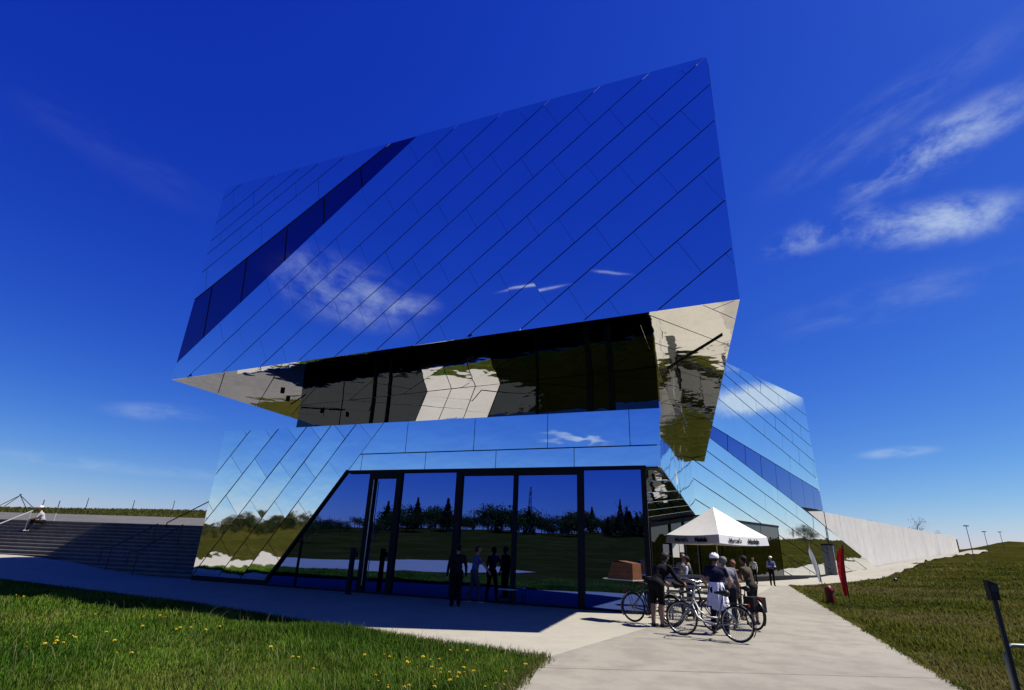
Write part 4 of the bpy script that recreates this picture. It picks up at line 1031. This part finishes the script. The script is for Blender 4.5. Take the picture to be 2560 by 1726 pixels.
bicycle('black bicycle carrying a big brown box over its rear wheel, left of the group', (3.45, 15.56), (4.22, 14.78), BIKEB, BLACKP, box=True, steer=.1)
bicycle('silver low step bicycle nearest the camera with white rims', (4.98, 12.60), (4.05, 13.40), ALU, CHROME, low=True, steer=.15)
bicycle('black bicycle standing behind the silver one with a wire front basket', (4.35, 15.2), (5.05, 14.3), BIKEB, CHROME, basket=True, steer=-.2)
bicycle('black bicycle with dark panniers beside the person in the olive brown shirt', (6.28, 14.75), (5.95, 15.85), BIKEB, BLACKP, pannier=True)

# ------------------------------------------------------------------ umbrella, stall, bench
def umbrella(loc, yaw):
    e = empty('market_umbrella', loc, yaw, 'square white market umbrella with lettered valance open over the stall', 'umbrella')
    h0, h1, s, vz = 2.42, 3.50, 1.30, .30
    MB().tube([(0, 0, 0), (0, 0, h1-.05)], .024, 10).build('pole', simple('white_pole', (.72, .70, .66), .4), e, True)
    MB().box((-.3, -.3, 0), (.3, .3, .07)).build('foot', GREYP, e)
    for i in range(4):
        a = math.pi/2*i; rot = Matrix.Rotation(a, 4, 'Z'); m_ = 10; mb = MB()
        for u in range(m_+1):                                     # one sail of the roof, sagging a little between the ribs
            for v in range(m_+1):
                f = u/m_; g = (v/m_*2-1)*f
                sag = -.10*f*(1-f)-.05*f*(1-(v/m_*2-1)**2)*.8
                mb.v.append(tuple(rot @ Vector((g*s, -f*s, h1-(h1-h0)*f+sag))))
        for u in range(m_):
            for v in range(m_): q = u*(m_+1)+v; mb.f.append((q, q+1, q+m_+2, q+m_+1)); mb.mi.append(0)
        mb.build('roof_panel', WHITEC, e, True)
        vb = MB()
        for u in range(m_+1):
            g = u/m_*2-1; zt = h0-.05*(1-g*g)*.8
            for z, o in ((zt, 0), (zt-vz*.5, .012), (zt-vz, .022+.008*math.sin(u*2.1))): vb.v.append(tuple(rot @ Vector((g*(s+o), -(s+o), z))))
        for u in range(m_):
            for v in range(2): q = u*3+v; vb.f.append((q, q+1, q+4, q+3)); vb.mi.append(0)
        val = vb.build('valance', WHITEC, e, True)
        MB().tube([rot @ Vector((s*.985, -s*.985, h0-.02)), rot @ Vector((.03, -.03, h1-.06))], .012, 6).build('rib', simple('white_pole', (.72, .70, .66)), e)
        MB().tube([rot @ Vector((s*.5, -s*.5, (h0+h1)/2-.09)), rot @ Vector((.03, -.03, h0-.25))], .010, 6).build('strut', simple('white_pole', (.72, .70, .66)), e)
        for txt, off, wt in (("Marcel's", -.50, .007), ("Nudeln", .48, .015)):
            cu = bpy.data.curves.new('lettering', 'FONT'); cu.body = txt; cu.size = .20; cu.align_x = 'CENTER'; cu.extrude = .0; cu.offset = wt; cu.resolution_u = 3
            to = bpy.data.objects.new('lettering', cu); COL.objects.link(to)
            me = bpy.data.meshes.new_from_object(to.evaluated_get(bpy.context.evaluated_depsgraph_get())); bpy.data.objects.remove(to)
            me.materials.clear(); me.materials.append(BLACKP)
            o = link('lettering', me, val); o.matrix_local = rot @ Matrix.Translation((off, -s-.034, h0-.05-.205)) @ Matrix.Rotation(R(90), 4, 'X')
    return e
umbrella(G(8.2, 22.0), R(45-17))
t = empty('folding_table', G(5.45, 18.75), R(-14), 'folding table carrying the blue cool box at the entrance', 'table')
MB().box((-.75, -.35, .88), (.75, .35, .92)).build('table_top', simple('table_top_beech', (.42, .36, .28), .5), t)
for sx in (-1, 1):
    for sy in (-1, 1): MB().tube([(sx*.66, sy*.28, 0), (sx*.62, sy*.26, .88)], .016, 8).build('leg', STEEL, t)
cb2 = empty('cool_box', (5.36, 18.65, .935), R(-14), 'blue cool box on the folding table', 'box')
BLUE = simple('cool_box_blue', (.05, .075, .33), .4); 
MB().box((-.26, -.17, 0), (.26, .17, .30)).build('box_body', BLUE, cb2); MB().box((-.275, -.185, .302), (.275, .185, .37)).build('lid', simple('cool_box_lid', (.02, .025, .10), .4), cb2)
MB().box((-.02, -.178, .05), (.20, -.172, .20)).build('sticker', simple('cool_box_sticker', (.02, .04, .16), .4), cb2)
MB().tube([(-.28, 0, .24), (-.30, 0, .30), (-.28, 0, .42), (.28, 0, .42), (.30, 0, .30), (.28, 0, .24)], .012, 6).build('handle', simple('cool_box_lid', (.02, .025, .10), .4), cb2)
bn = empty('slatted_bench', G(5.40, 16.7), R(-6), 'slatted bench of pale wooden boards with a dark frame behind the bicycles', 'bench')
WOOD = simple('pale_bench_wood', (.34, .32, .28), .6, 0, .2, 6)
for i, z in enumerate((.50, .66, .80, .94, 1.08)):
    MB().box((-.72, -.02, z), (.72, .02, z+.075)).build('slat', WOOD, bn)
for i in range(3): MB().box((-.72, -.14-.14*i, .42), (.72, -.03-.14*i, .45)).build('slat', WOOD, bn)
for x in (-.66, 0, .66):
    MB().box((x-.025, .022, 0), (x+.025, .06, 1.17)).build('post', BLACKP, bn); MB().box((x-.025, -.42, 0), (x+.025, -.38, .418)).build('leg', BLACKP, bn); MB().box((x-.02, -.42, .385), (x+.02, .02, .418)).build('seat_bearer', BLACKP, bn)
# notices behind the entrance glass
PAPER = simple('paper_notice', (.62, .60, .56), .8, 0, .05, 30)
for i, (tt, z, w_, h_) in enumerate(((.30, 1.75, .34, .50), (.50, 1.55, .42, .75), (.64, 1.85, .28, .60))):
    p = e0.lerp(e1, tt)+en*.035
    a = p-ed*w_; b = p+ed*w_
    props(MB().prism([bw(a.x, a.y, z), bw(b.x, b.y, z), bw(b.x, b.y, z+h_), bw(a.x, a.y, z+h_)], (bw(en.x, en.y)[0]-BO[0])*.006*Vector((1, 0, 0))+Vector((0, (bw(en.x, en.y)[1]-BO[1])*.006, 0))).build('paper_notice', PAPER),
          ['small pale paper notice on the glass left of the entrance column', 'large pale paper notice on the glass right of the entrance column', 'narrow pale paper notice highest on the glass of the entrance'][i], 'notice')
# white sandwich shade leaning at the wing glass
st_ = empty('stool', (.16, 18.86, .014), R(-21), 'low backless metal stool in the shade against the glass', 'stool')
MB().box((-.27, -.18, .44), (.27, .18, .47)).build('seat', STEEL, st_)
for sx in (-1, 1):
    for sy in (-1, 1): MB().tube([(sx*.25, sy*.16, 0), (sx*.23, sy*.14, .44)], .014, 6).build('leg', BLACKP, st_)
MB().tube([(-.24, -.15, .2), (.24, -.15, .2)], .01, 6).build('crossbar', BLACKP, st_)
bp_ = bw(-8.02, -.95)
bo = empty('bollard', (bp_[0], bp_[1], .014), BR, 'dark square bollard with a side arm in the shade by the glass door', 'bollard')
MB().box((-.075, -.06, 0), (.075, .06, 1.52)).build('post', FRAME, bo); MB().box((.077, -.03, 1.22), (.20, .03, 1.40)).build('reader', FRAME, bo); MB().box((-.11, -.1, 0), (.11, .1, .02)).build('base_plate', GREYP, bo)

# ------------------------------------------------------------------ flags, bin, lamps, hoop
def beach_flag(loc, ht, wid, col, label, yaw, bend, base=.45):
    e = empty('beach_flag', loc, yaw, label, 'flag'); n_ = 16
    P = [V3(bend*(t**2.4), 0, base*.0+ht*t) for t in np.linspace(0, 1, n_)]
    MB().tube(P, [.016]*(n_-1)+[.008], 8).build('pole', FRAME, e, True)
    mb = MB(); t0 = base/ht
    for i in range(n_):
        t = t0+(1-t0)*i/(n_-1); c = V3(bend*t**2.4, 0, ht*t); s = (t-t0)/(1-t0)
        w_ = wid*(.55+.45*math.sin(min(1, s*1.35)*math.pi/2))*(1-max(0, (s-.72)/.28)**2)
        for j in range(5):
            f = j/4; mb.v.append((c.x-.012-w_*f, .02*math.sin(f*5+s*6)*(1 if f else 0), c.z-.10*f*s))
    for i in range(n_-1):
        for j in range(4): q = i*5+j; mb.f.append((q, q+1, q+6, q+5)); mb.mi.append(0)
    fm = simple('flag_cloth_%.2f' % col[1], col, .7, 0, .10, 5); fnt = fm.node_tree; fb_ = fnt.nodes['Principled BSDF']
    ft_ = fnt.nodes.new('ShaderNodeBsdfTranslucent'); ft_.inputs[0].default_value = (*[min(1, c*.9) for c in col], 1)
    fx = fnt.nodes.new('ShaderNodeMixShader'); fx.inputs[0].default_value = .45; fnt.links.new(fb_.outputs[0], fx.inputs[1]); fnt.links.new(ft_.outputs[0], fx.inputs[2]); fnt.links.new(fx.outputs[0], fnt.nodes['Material Output'].inputs[0])
    mb.build('cloth', fm, e, True)
    MB().box((-.22, -.03, 0), (.22, .03, .025)).box((-.03, -.22, .026), (.03, .22, .05)).build('foot', FRAME, e)
    return e
rf = beach_flag((14.78, 24.98, float(height(14.78, 24.98))), 2.42, .30, (.80, .022, .018), 'red beach flag on a dark pole at the edge of the right hand lawn', R(-5), .12, .30)
for z, s_ in ((1.55, .10), (1.30, .06), (1.05, .08)): MB().box((-.25, -.035, z), (-.25+s_, -.028, z+.05)).build('print', simple('flag_print', (.75, .4, .38), .8), rf)
beach_flag((21.95, 40.0, .03), 2.66, .42, (1.0, 1.0, 1.0), 'white beach flag leaning on the pavement before the wing', R(20), -.62, .25)
rb = empty('litter_bin', (13.5, 24.15, float(height(13.5, 24.15))), R(10), 'small dark red round topped bin standing in the grass beside the red flag', 'bin')
REDB = simple('bin_red', (.20, .008, .008), .45)
mb = MB(); prof = [(.16, .02), (.17, .10), (.17, .52), (.15, .62), (.09, .70), (.03, .73)]
for r_, z in prof:
    for j in range(14): mb.v.append((r_*math.cos(j*math.pi/7), r_*math.sin(j*math.pi/7), z))
for i in range(len(prof)-1):
    for j in range(14): mb.f.append((i*14+j, i*14+(j+1) % 14, (i+1)*14+(j+1) % 14, (i+1)*14+j)); mb.mi.append(0)
mb.f.append(tuple(range(len(prof)*14-14, len(prof)*14))); mb.mi.append(0)
mb.build('bin_body', REDB, rb, True); MB().tube([(0, 0, -.05), (0, 0, .03)], .12, 12).build('foot', FRAME, rb); MB().box((-.09, -.176, .46), (.09, -.165, .53)).build('slot', BLACKP, rb)
def lamp(x, y, ht, label, group, head=True, mat=GREYP, rad=.05):
    e = empty('lamp_post', (x, y, float(height(x, y))-.05), 0, label, 'lamp post', group)
    MB().tube([(0, 0, 0), (0, 0, ht)], [rad, rad*.7], 8).build('pole', mat, e)
    if head: MB().box((-.28, -.14, ht), (.28, .14, ht+.12)).build('lamp_head', mat, e)
    return e
for x, y, w_ in ((62.7, 76, 'nearest and tallest of the three grey lamp posts on the right hand slope'), (81.2, 95, 'middle one of the three grey lamp posts on the right hand slope'), (98.9, 112, 'furthest right of the three grey lamp posts on the right hand slope')):
    lamp(x, y, max(3.6, (1.69+{76: 86, 95: 74.5, 112: 66}[y]/1300*y)-float(height(x, y))), w_, 'lamp posts on the right slope')
for x, y, w_ in ((-63.4, 85, 'thin dark mast on the grassy berm, furthest left of three'), (-56.4, 85, 'thin dark mast on the grassy berm, middle one of three'), (-54.5, 92, 'thin dark mast on the grassy berm, nearest the mirror building')):
    o = lamp(x, y, 1.69+{-63.4: 77.5, -56.4: 76, -54.5: 79}[x]/1300*y-float(height(x, y)), w_, 'masts on the berm', False, FRAME, .06)
for i, (a_, z_) in enumerate(((12.9, 2.75), (12.3, 2.8))):
    p = on_stairs(a_, 4.3+i*.4)
    e = empty('slim_post', p, 0, ['pale slim post at the head of the stairs, the one nearer the seated person', 'pale slim post at the head of the stairs, right of its twin'][i], 'post', 'slim posts above the stairs')
    MB().tube([(0, 0, -.3), (0, 0, .45)], .03, 8).build('lower_post', RAIL, e); MB().tube([(0, 0, .45), (0, 0, 1.12)], .024, 8).build('upper_post', GREYP, e)
tp = empty('pole_frame', (-82.5, 95.0, float(height(-82.5, 95))), 0, 'open pyramid frame of bare poles on the berm at far left', 'frame')
zt = 7.3-float(height(-82.5, 95))
for a_ in (200, 275, 340, 60): MB().tube([(3.6*math.cos(R(a_)), 3.6*math.sin(R(a_)), -.3), (0, 0, zt), (-.15*math.cos(R(a_)), -.15*math.sin(R(a_)), zt+.2)], .055, 6).build('pole', FRAME, tp)
bl = empty('path_light', (6.08, 7.22, float(height(6.08, 7.22))), R(-14), 'slim dark bollard light with a slanted black head at the right edge of the path', 'bollard light')
MB().box((-.022, -.018, 0), (.022, .018, 1.30)).build('post', simple('path_light_post', (.05, .056, .058), .45, .4), bl)
mb = MB(); mb.prism([(-.050, -.05, 1.302), (.042, -.05, 1.302), (.050, -.05, 1.49), (-.050, -.05, 1.53)], (0, .10, 0)); mb.build('lamp_head', BLACKP, bl)
MB().box((-.036, -.054, 1.40), (.036, -.0505, 1.48)).build('lens', simple('lamp_lens', (.05, .055, .06), .2), bl)
hp = empty('hoop_rail', (6.12, 7.32, float(height(6.12, 7.32))), R(-6), 'round steel hoop rail cut by the right edge of the picture', 'rail')
MB().tube([(0, 0, -.05), (0, 0, .70), (.03, 0, .765), (.10, 0, .80), (.85, 0, .80), (.92, 0, .765), (.95, 0, .70), (.95, 0, -.05)], .024, 10).build('hoop', simple('hoop_steel', (.20, .22, .20), .4, .6), hp, True)
fd = empty('ground_spotlight', (30.6, 45.2, float(height(30.6, 45.2))), R(200), 'small black ground spotlight lying in the grass by the upper path', 'spotlight')
MB().tube([(0, -.12, .22), (0, .14, .24)], [.13, .16], 12).build('lamp_head', BLACKP, fd, True); MB().tube([(0, 0, -.05), (0, 0, .12)], .03, 8).build('stake', BLACKP, fd)
dr = empty('drain_cover', (7.15, 9.66, .020), R(-23), 'dark drain cover set in the concrete path near its right edge', 'drain')
MB().box((-.17, -.13, 0), (.17, .13, .006)).build('plate', simple('drain_iron', (.03, .028, .026), .6, .5), dr)
for i in range(5): MB().box((-.14, -.10+.045*i, .0065), (.14, -.085+.045*i, .011)).build('bar', simple('drain_bar', (.06, .055, .05), .5, .6), dr)
sx_, sy_ = WA[0]+WD[0]*5.4+WN[0]*.35, WA[1]+WD[1]*5.4+WN[1]*.35  # pale slab added for the bright reflection at the wing's panel corner
se = empty('reflection_slab', (sx_, sy_, float(height(sx_, sy_))), R(-40), 'pale slab standing in for a reflection on the mirror wing left of the red flag', 'reflection_slab')
MB().prism([(-.30, -.1, -.2), (.30, -.1, -.2), (.27, -.1, 3.0), (-.27, -.1, 3.0)], (0, .2, 0)).build('slab', simple('pale_reflection_tone', (.40, .41, .36), .6, 0, .25, 2.5), se); MB().box((-.29, -.12, 3.003), (.29, .12, 3.15)).build('cap', FRAME, se)

# ------------------------------------------------------------------ trees: a few bare ones over the wall; woods and hedges round the site that only the mirrors show
def make_tree(name, ht, spread, nleaf, pal, seed, bare=False, conifer=False):
    rg = np.random.default_rng(seed); rd = random.Random(seed)
    e = empty(name, (0, 0, 0))
    tr = MB(); tips = []
    def limb(p, d, ln, r0, lv):
        pts = [p]; dd = d.copy()
        for i in range(4):
            dd = (dd+V3(rd.uniform(-.22, .22), rd.uniform(-.22, .22), rd.uniform(-.05, .16))).normalized(); pts.append(pts[-1]+dd*ln/4)
        tr.tube(pts, [r0*(1-.16*i) for i in range(5)], 6 if lv < 2 else 4)
        tips.append(pts[-1]); tips.append(pts[3])
        if lv < (3 if bare else 2):
            for i in range(3 if lv else 6):
                b = pts[rd.choice((1, 2, 3, 4) if lv else (2, 3, 4))]; a = rd.uniform(0, 6.28)
                limb(b, (V3(math.cos(a), math.sin(a), rd.uniform(.3, 1.0))*.9+dd*.5).normalized(), ln*rd.uniform(.45, .65), r0*.5, lv+1)
    limb(V3(0, 0, -.2), V3(0, 0, 1), ht*.62, ht*.022, 0)
    tr.build('trunk', BARK, e)
    if nleaf:
        if conifer:
            z = rg.uniform(.12, 1, nleaf); rad = (1-z)*spread*(.35+.65*rg.uniform(0, 1, nleaf)**.4)*(1+.18*np.sin(z*40)); a = rg.uniform(0, 2*np.pi, nleaf)
            C = np.stack([rad*np.cos(a), rad*np.sin(a), z*ht], 1); C[:, 2] -= rad*.25
        else:
            T = np.array([tuple(t) for t in tips]); T = T[T[:, 2] > ht*.25]
            C = T[rg.integers(0, len(T), nleaf)]+rg.normal(0, 1, (nleaf, 3))*np.array([spread*.17, spread*.17, ht*.055])
        s = rg.uniform(.5, 1.25, nleaf)[:, None]*ht*.020
        u = rg.normal(0, 1, (nleaf, 3)); u /= np.linalg.norm(u, axis=1)[:, None]; w = np.cross(u, rg.normal(0, 1, (nleaf, 3))); w /= np.linalg.norm(w, axis=1)[:, None]
        Vv = np.stack([C-u*s, C+w*s*.6, C+u*s, C-w*s*.6], 1).reshape(-1, 3)
        F4 = np.arange(nleaf*4).reshape(-1, 4); pl = np.array(pal)
        col = np.repeat(pl[rg.integers(0, len(pl), nleaf)]*rg.uniform(.6, 1.35, (nleaf, 1)), 4, 0)
        o = tint_mesh('crown', Vv, np.zeros((0, 3), int), F4, col, LEAF); del o['kind']; o.parent = e
    return e
def plant(proto, x, y, s, label, cat, group, first):
    o = proto if first else copy_tree(proto)
    o.location = (x, y, float(height(x, y))-.1); o.rotation_euler.z = random.uniform(0, 6.28); o.scale = (s, s, s*random.uniform(.9, 1.1))
    props(o, label, cat, group); return o
kinds = [make_tree('broadleaf_tree', 9.0, 7.0, 2400, [(.045, .085, .014), (.07, .11, .02), (.10, .13, .03)], 1), make_tree('conifer_tree', 11.0, 2.6, 2400, [(.012, .030, .010), (.018, .042, .014)], 2, False, True),
         make_tree('sparse_tree', 8.0, 5.0, 900, [(.14, .13, .06), (.10, .12, .04)], 3, True), make_tree('bushy_tree', 6.0, 6.5, 2600, [(.03, .06, .012), (.05, .075, .016)], 4)]
# the wood across the meadow: one mass of many trees
wood_v, wood_c = [], []; wood_t = MB(); rg = np.random.default_rng(21)
for i in range(250):
    az_ = R(rg.uniform(188, 272)); d_ = rg.uniform(118, 165); kd = int(rg.choice([0, 0, 1, 3, 3, 0]))
    scrub = math.degrees(az_) > 244
    if scrub: d_ = rg.uniform(120, 160); kd = int(rg.choice([2, 3, 3, 2]))
    x, y = d_*math.sin(az_), d_*math.cos(az_); z = float(height(x, y)); s_ = rg.uniform(.28, .62) if scrub else rg.uniform(.50, 1.05); a = rg.uniform(0, 6.28)
    cr = [c for c in kinds[kd].children if c.name.startswith('crown')][0].data
    co = np.empty(len(cr.vertices)*3); cr.vertices.foreach_get('co', co); co = co.reshape(-1, 4, 3); cc = np.empty(len(cr.vertices)*4); cr.attributes['tint'].data.foreach_get('color', cc); cc = cc.reshape(-1, 4, 4)[:, :, :3]/ALB
    pick = rg.random(len(co)) < .42; co, cc = co[pick], cc[pick]
    co = co.mean(1, keepdims=True)+(co-co.mean(1, keepdims=True))*1.7
    X = (co[..., 0]*math.cos(a)-co[..., 1]*math.sin(a))*s_*1.15+x; Y = (co[..., 0]*math.sin(a)+co[..., 1]*math.cos(a))*s_*1.15+y
    wood_v.append(np.stack([X, Y, (co[..., 2]-1.5)*s_+z], -1).reshape(-1, 3)); wood_c.append(cc.reshape(-1, 3)*rg.uniform(.45, .9))
    wood_t.tube([(x, y, z-.3), (x+.1, y, z+3.2*s_), (x, y+.15, z+6*s_)], [.24*s_, .17*s_, .07*s_], 5)
wv = np.concatenate(wood_v); tint_mesh('far_wood', wv, np.zeros((0, 3), int), np.arange(len(wv)).reshape(-1, 4), np.concatenate(wood_c), LEAF)
o = wood_t.build('far_wood_trunks', BARK); o['kind'] = 'stuff'
for kd, x, y, sc_, lb in ((2, -60, 12.5, .95, 'tall half bare tree by the sunlit square, mirrored at the left end of the building'), (0, -92, -22, .55, 'leafy tree beyond the sunlit square, mirrored in the left mirror panels'),
                     (3, -95, -40, .7, 'low bushy tree beyond the sunlit square, mirrored in the slanted pane'), (1, -66, -95, .85, 'dark pointed conifer on the meadow, mirrored in the glass front')):
    plant(kinds[kd], x, y, sc_, lb, 'tree', None, True)
for i, (x, y, s_, lb) in enumerate(((101, 99, .34, 'nearest small tree on the right bank, mirrored low in the wing'), (111, 106, .42, 'second small tree on the right bank, mirrored low in the wing'), (126, 112, .40, 'third small tree on the right bank, mirrored low in the wing'), (143, 124, .55, 'furthest and biggest tree on the right bank, mirrored low in the wing'))):
    plant(kinds[0 if i % 2 else 2], x, y, s_, lb, 'tree', 'trees on the right bank', False)
sk = make_tree('bare_shrub', 4.0, 3.0, 160, [(.06, .06, .03)], 9, True)
for i, (x, y, s, lb) in enumerate(((73.5, 115, .8, 'small bare shrub showing above the concrete wall near the wing'), (98.6, 135, 1.5, 'largest bare shrub showing above the concrete wall'), (105.6, 140, .9, 'low bare shrub above the concrete wall right of the largest one'))):
    o = plant(sk, x, y, s, lb, 'shrub', 'shrubs above the concrete wall', i == 0); o.location.z = 6.3 if i == 0 else 5.9
# ground under those shrubs: the green roof bank behind the wall
mb = MB(); P0 = Vector((34.5, 63.8, 0))
q = [P0+D48*5-N48*.75, P0+D48*86-N48*.75, P0+D48*86-N48*30, P0+D48*5-N48*30]
mb.prism([v+Vector((0, 0, 2.0)) for v in q], (0, 0, 4.9)).build('hill', MEADOW)['kind'] = 'structure'

# pylons and houses far behind the photographer, mirrored in the glass
def pylon():
    e = empty('power_pylon', (0, 0, 0)); m_ = MB()
    H = 34
    for sx in (-1, 1):
        for sy in (-1, 1): m_.tube([(sx*2.6, sy*2.6, 0), (sx*1.1, sy*1.1, 16), (sx*.35, sy*.35, H)], .20, 4)
    zs = [0, 4, 8, 12, 16, 20, 24, 28, 32]
    def hw(z): return 2.6-(1.5)*z/16 if z < 16 else 1.1-.75*(z-16)/18
    for a, b in zip(zs, zs[1:]):
        for sx in (-1, 1):
            m_.tube([(sx*hw(a), -hw(a), a), (-sx*hw(b), -hw(b), b)], .10, 4); m_.tube([(-hw(a), sx*hw(a), a), (-hw(b), -sx*hw(b), b)], .10, 4)
    m_.build('tower', GREYP, e)
    for z, w_ in ((19, 7), (24, 9), (29, 6)):
        MB().tube([(-w_, 0, z), (0, 0, z+.9), (w_, 0, z)], .16, 4).tube([(-w_, 0, z), (w_, 0, z)], .12, 4).build('cross_arm', GREYP, e)
    return e
py = pylon()
for i, (az_, d_) in enumerate(((222.5, 330), (209.5, 520))):
    o = py if i == 0 else copy_tree(py); x, y = d_*math.sin(R(az_)), d_*math.cos(R(az_)); o.location = (x, y, float(height(x, y))); o.rotation_euler.z = R(45)
    props(o, ['nearer steel power pylon behind the meadow trees, mirrored in the glass', 'further steel power pylon behind the meadow trees, mirrored in the glass'][i], 'pylon', 'power pylons')
def house(wallc, roofc, w_, d_, h_):
    e = empty('house', (0, 0, 0)); MB().box((-w_/2, -d_/2, -1), (w_/2, d_/2, h_)).build('wall', simple('house_wall_%.2f' % wallc[0], wallc, .8), e)
    rf_ = MB().prism([(-w_/2-.4, -d_/2-.4, h_+.003), (-w_/2-.4, d_/2+.4, h_+.003), (-w_/2-.4, 0, h_+d_*.38)], (w_+.8, 0, 0)).build('roof', simple('house_roof_%.2f' % roofc[0], roofc, .8), e)
    MB().box((w_*.2, -.4, h_+d_*.1), (w_*.2+.7, .3, h_+d_*.45)).build('chimney', simple('house_wall_%.2f' % wallc[0], wallc), rf_)
    for i in range(3):
        for sy in (-1, 1):
            x = -w_*.33+i*w_*.33; MB().box((x-.6, sy*d_/2-.03, 1.1), (x+.6, sy*d_/2+.03, 2.4)).build('window', FRAME, e)
    return e
for i, (az_, d_, lb, wc, rc) in enumerate(((219, 165, 'white house with a red roof beyond the meadow, mirrored left of the pylon', (.62, .6, .56), (.22, .06, .035)), (214, 190, 'cream house with a grey roof beyond the meadow, mirrored right of the pylon', (.5, .44, .34), (.08, .08, .085)), (205, 175, 'pale house with a brown roof beyond the meadow, mirrored in the right hand pane', (.55, .55, .55), (.12, .06, .04)))):
    o = house(wc, rc, 11, 8, 4.5); x, y = d_*math.sin(R(az_)), d_*math.cos(R(az_)); o.location = (x, y, float(height(x, y))); o.rotation_euler.z = R(az_+random.uniform(-20, 20)); props(o, lb, 'house')
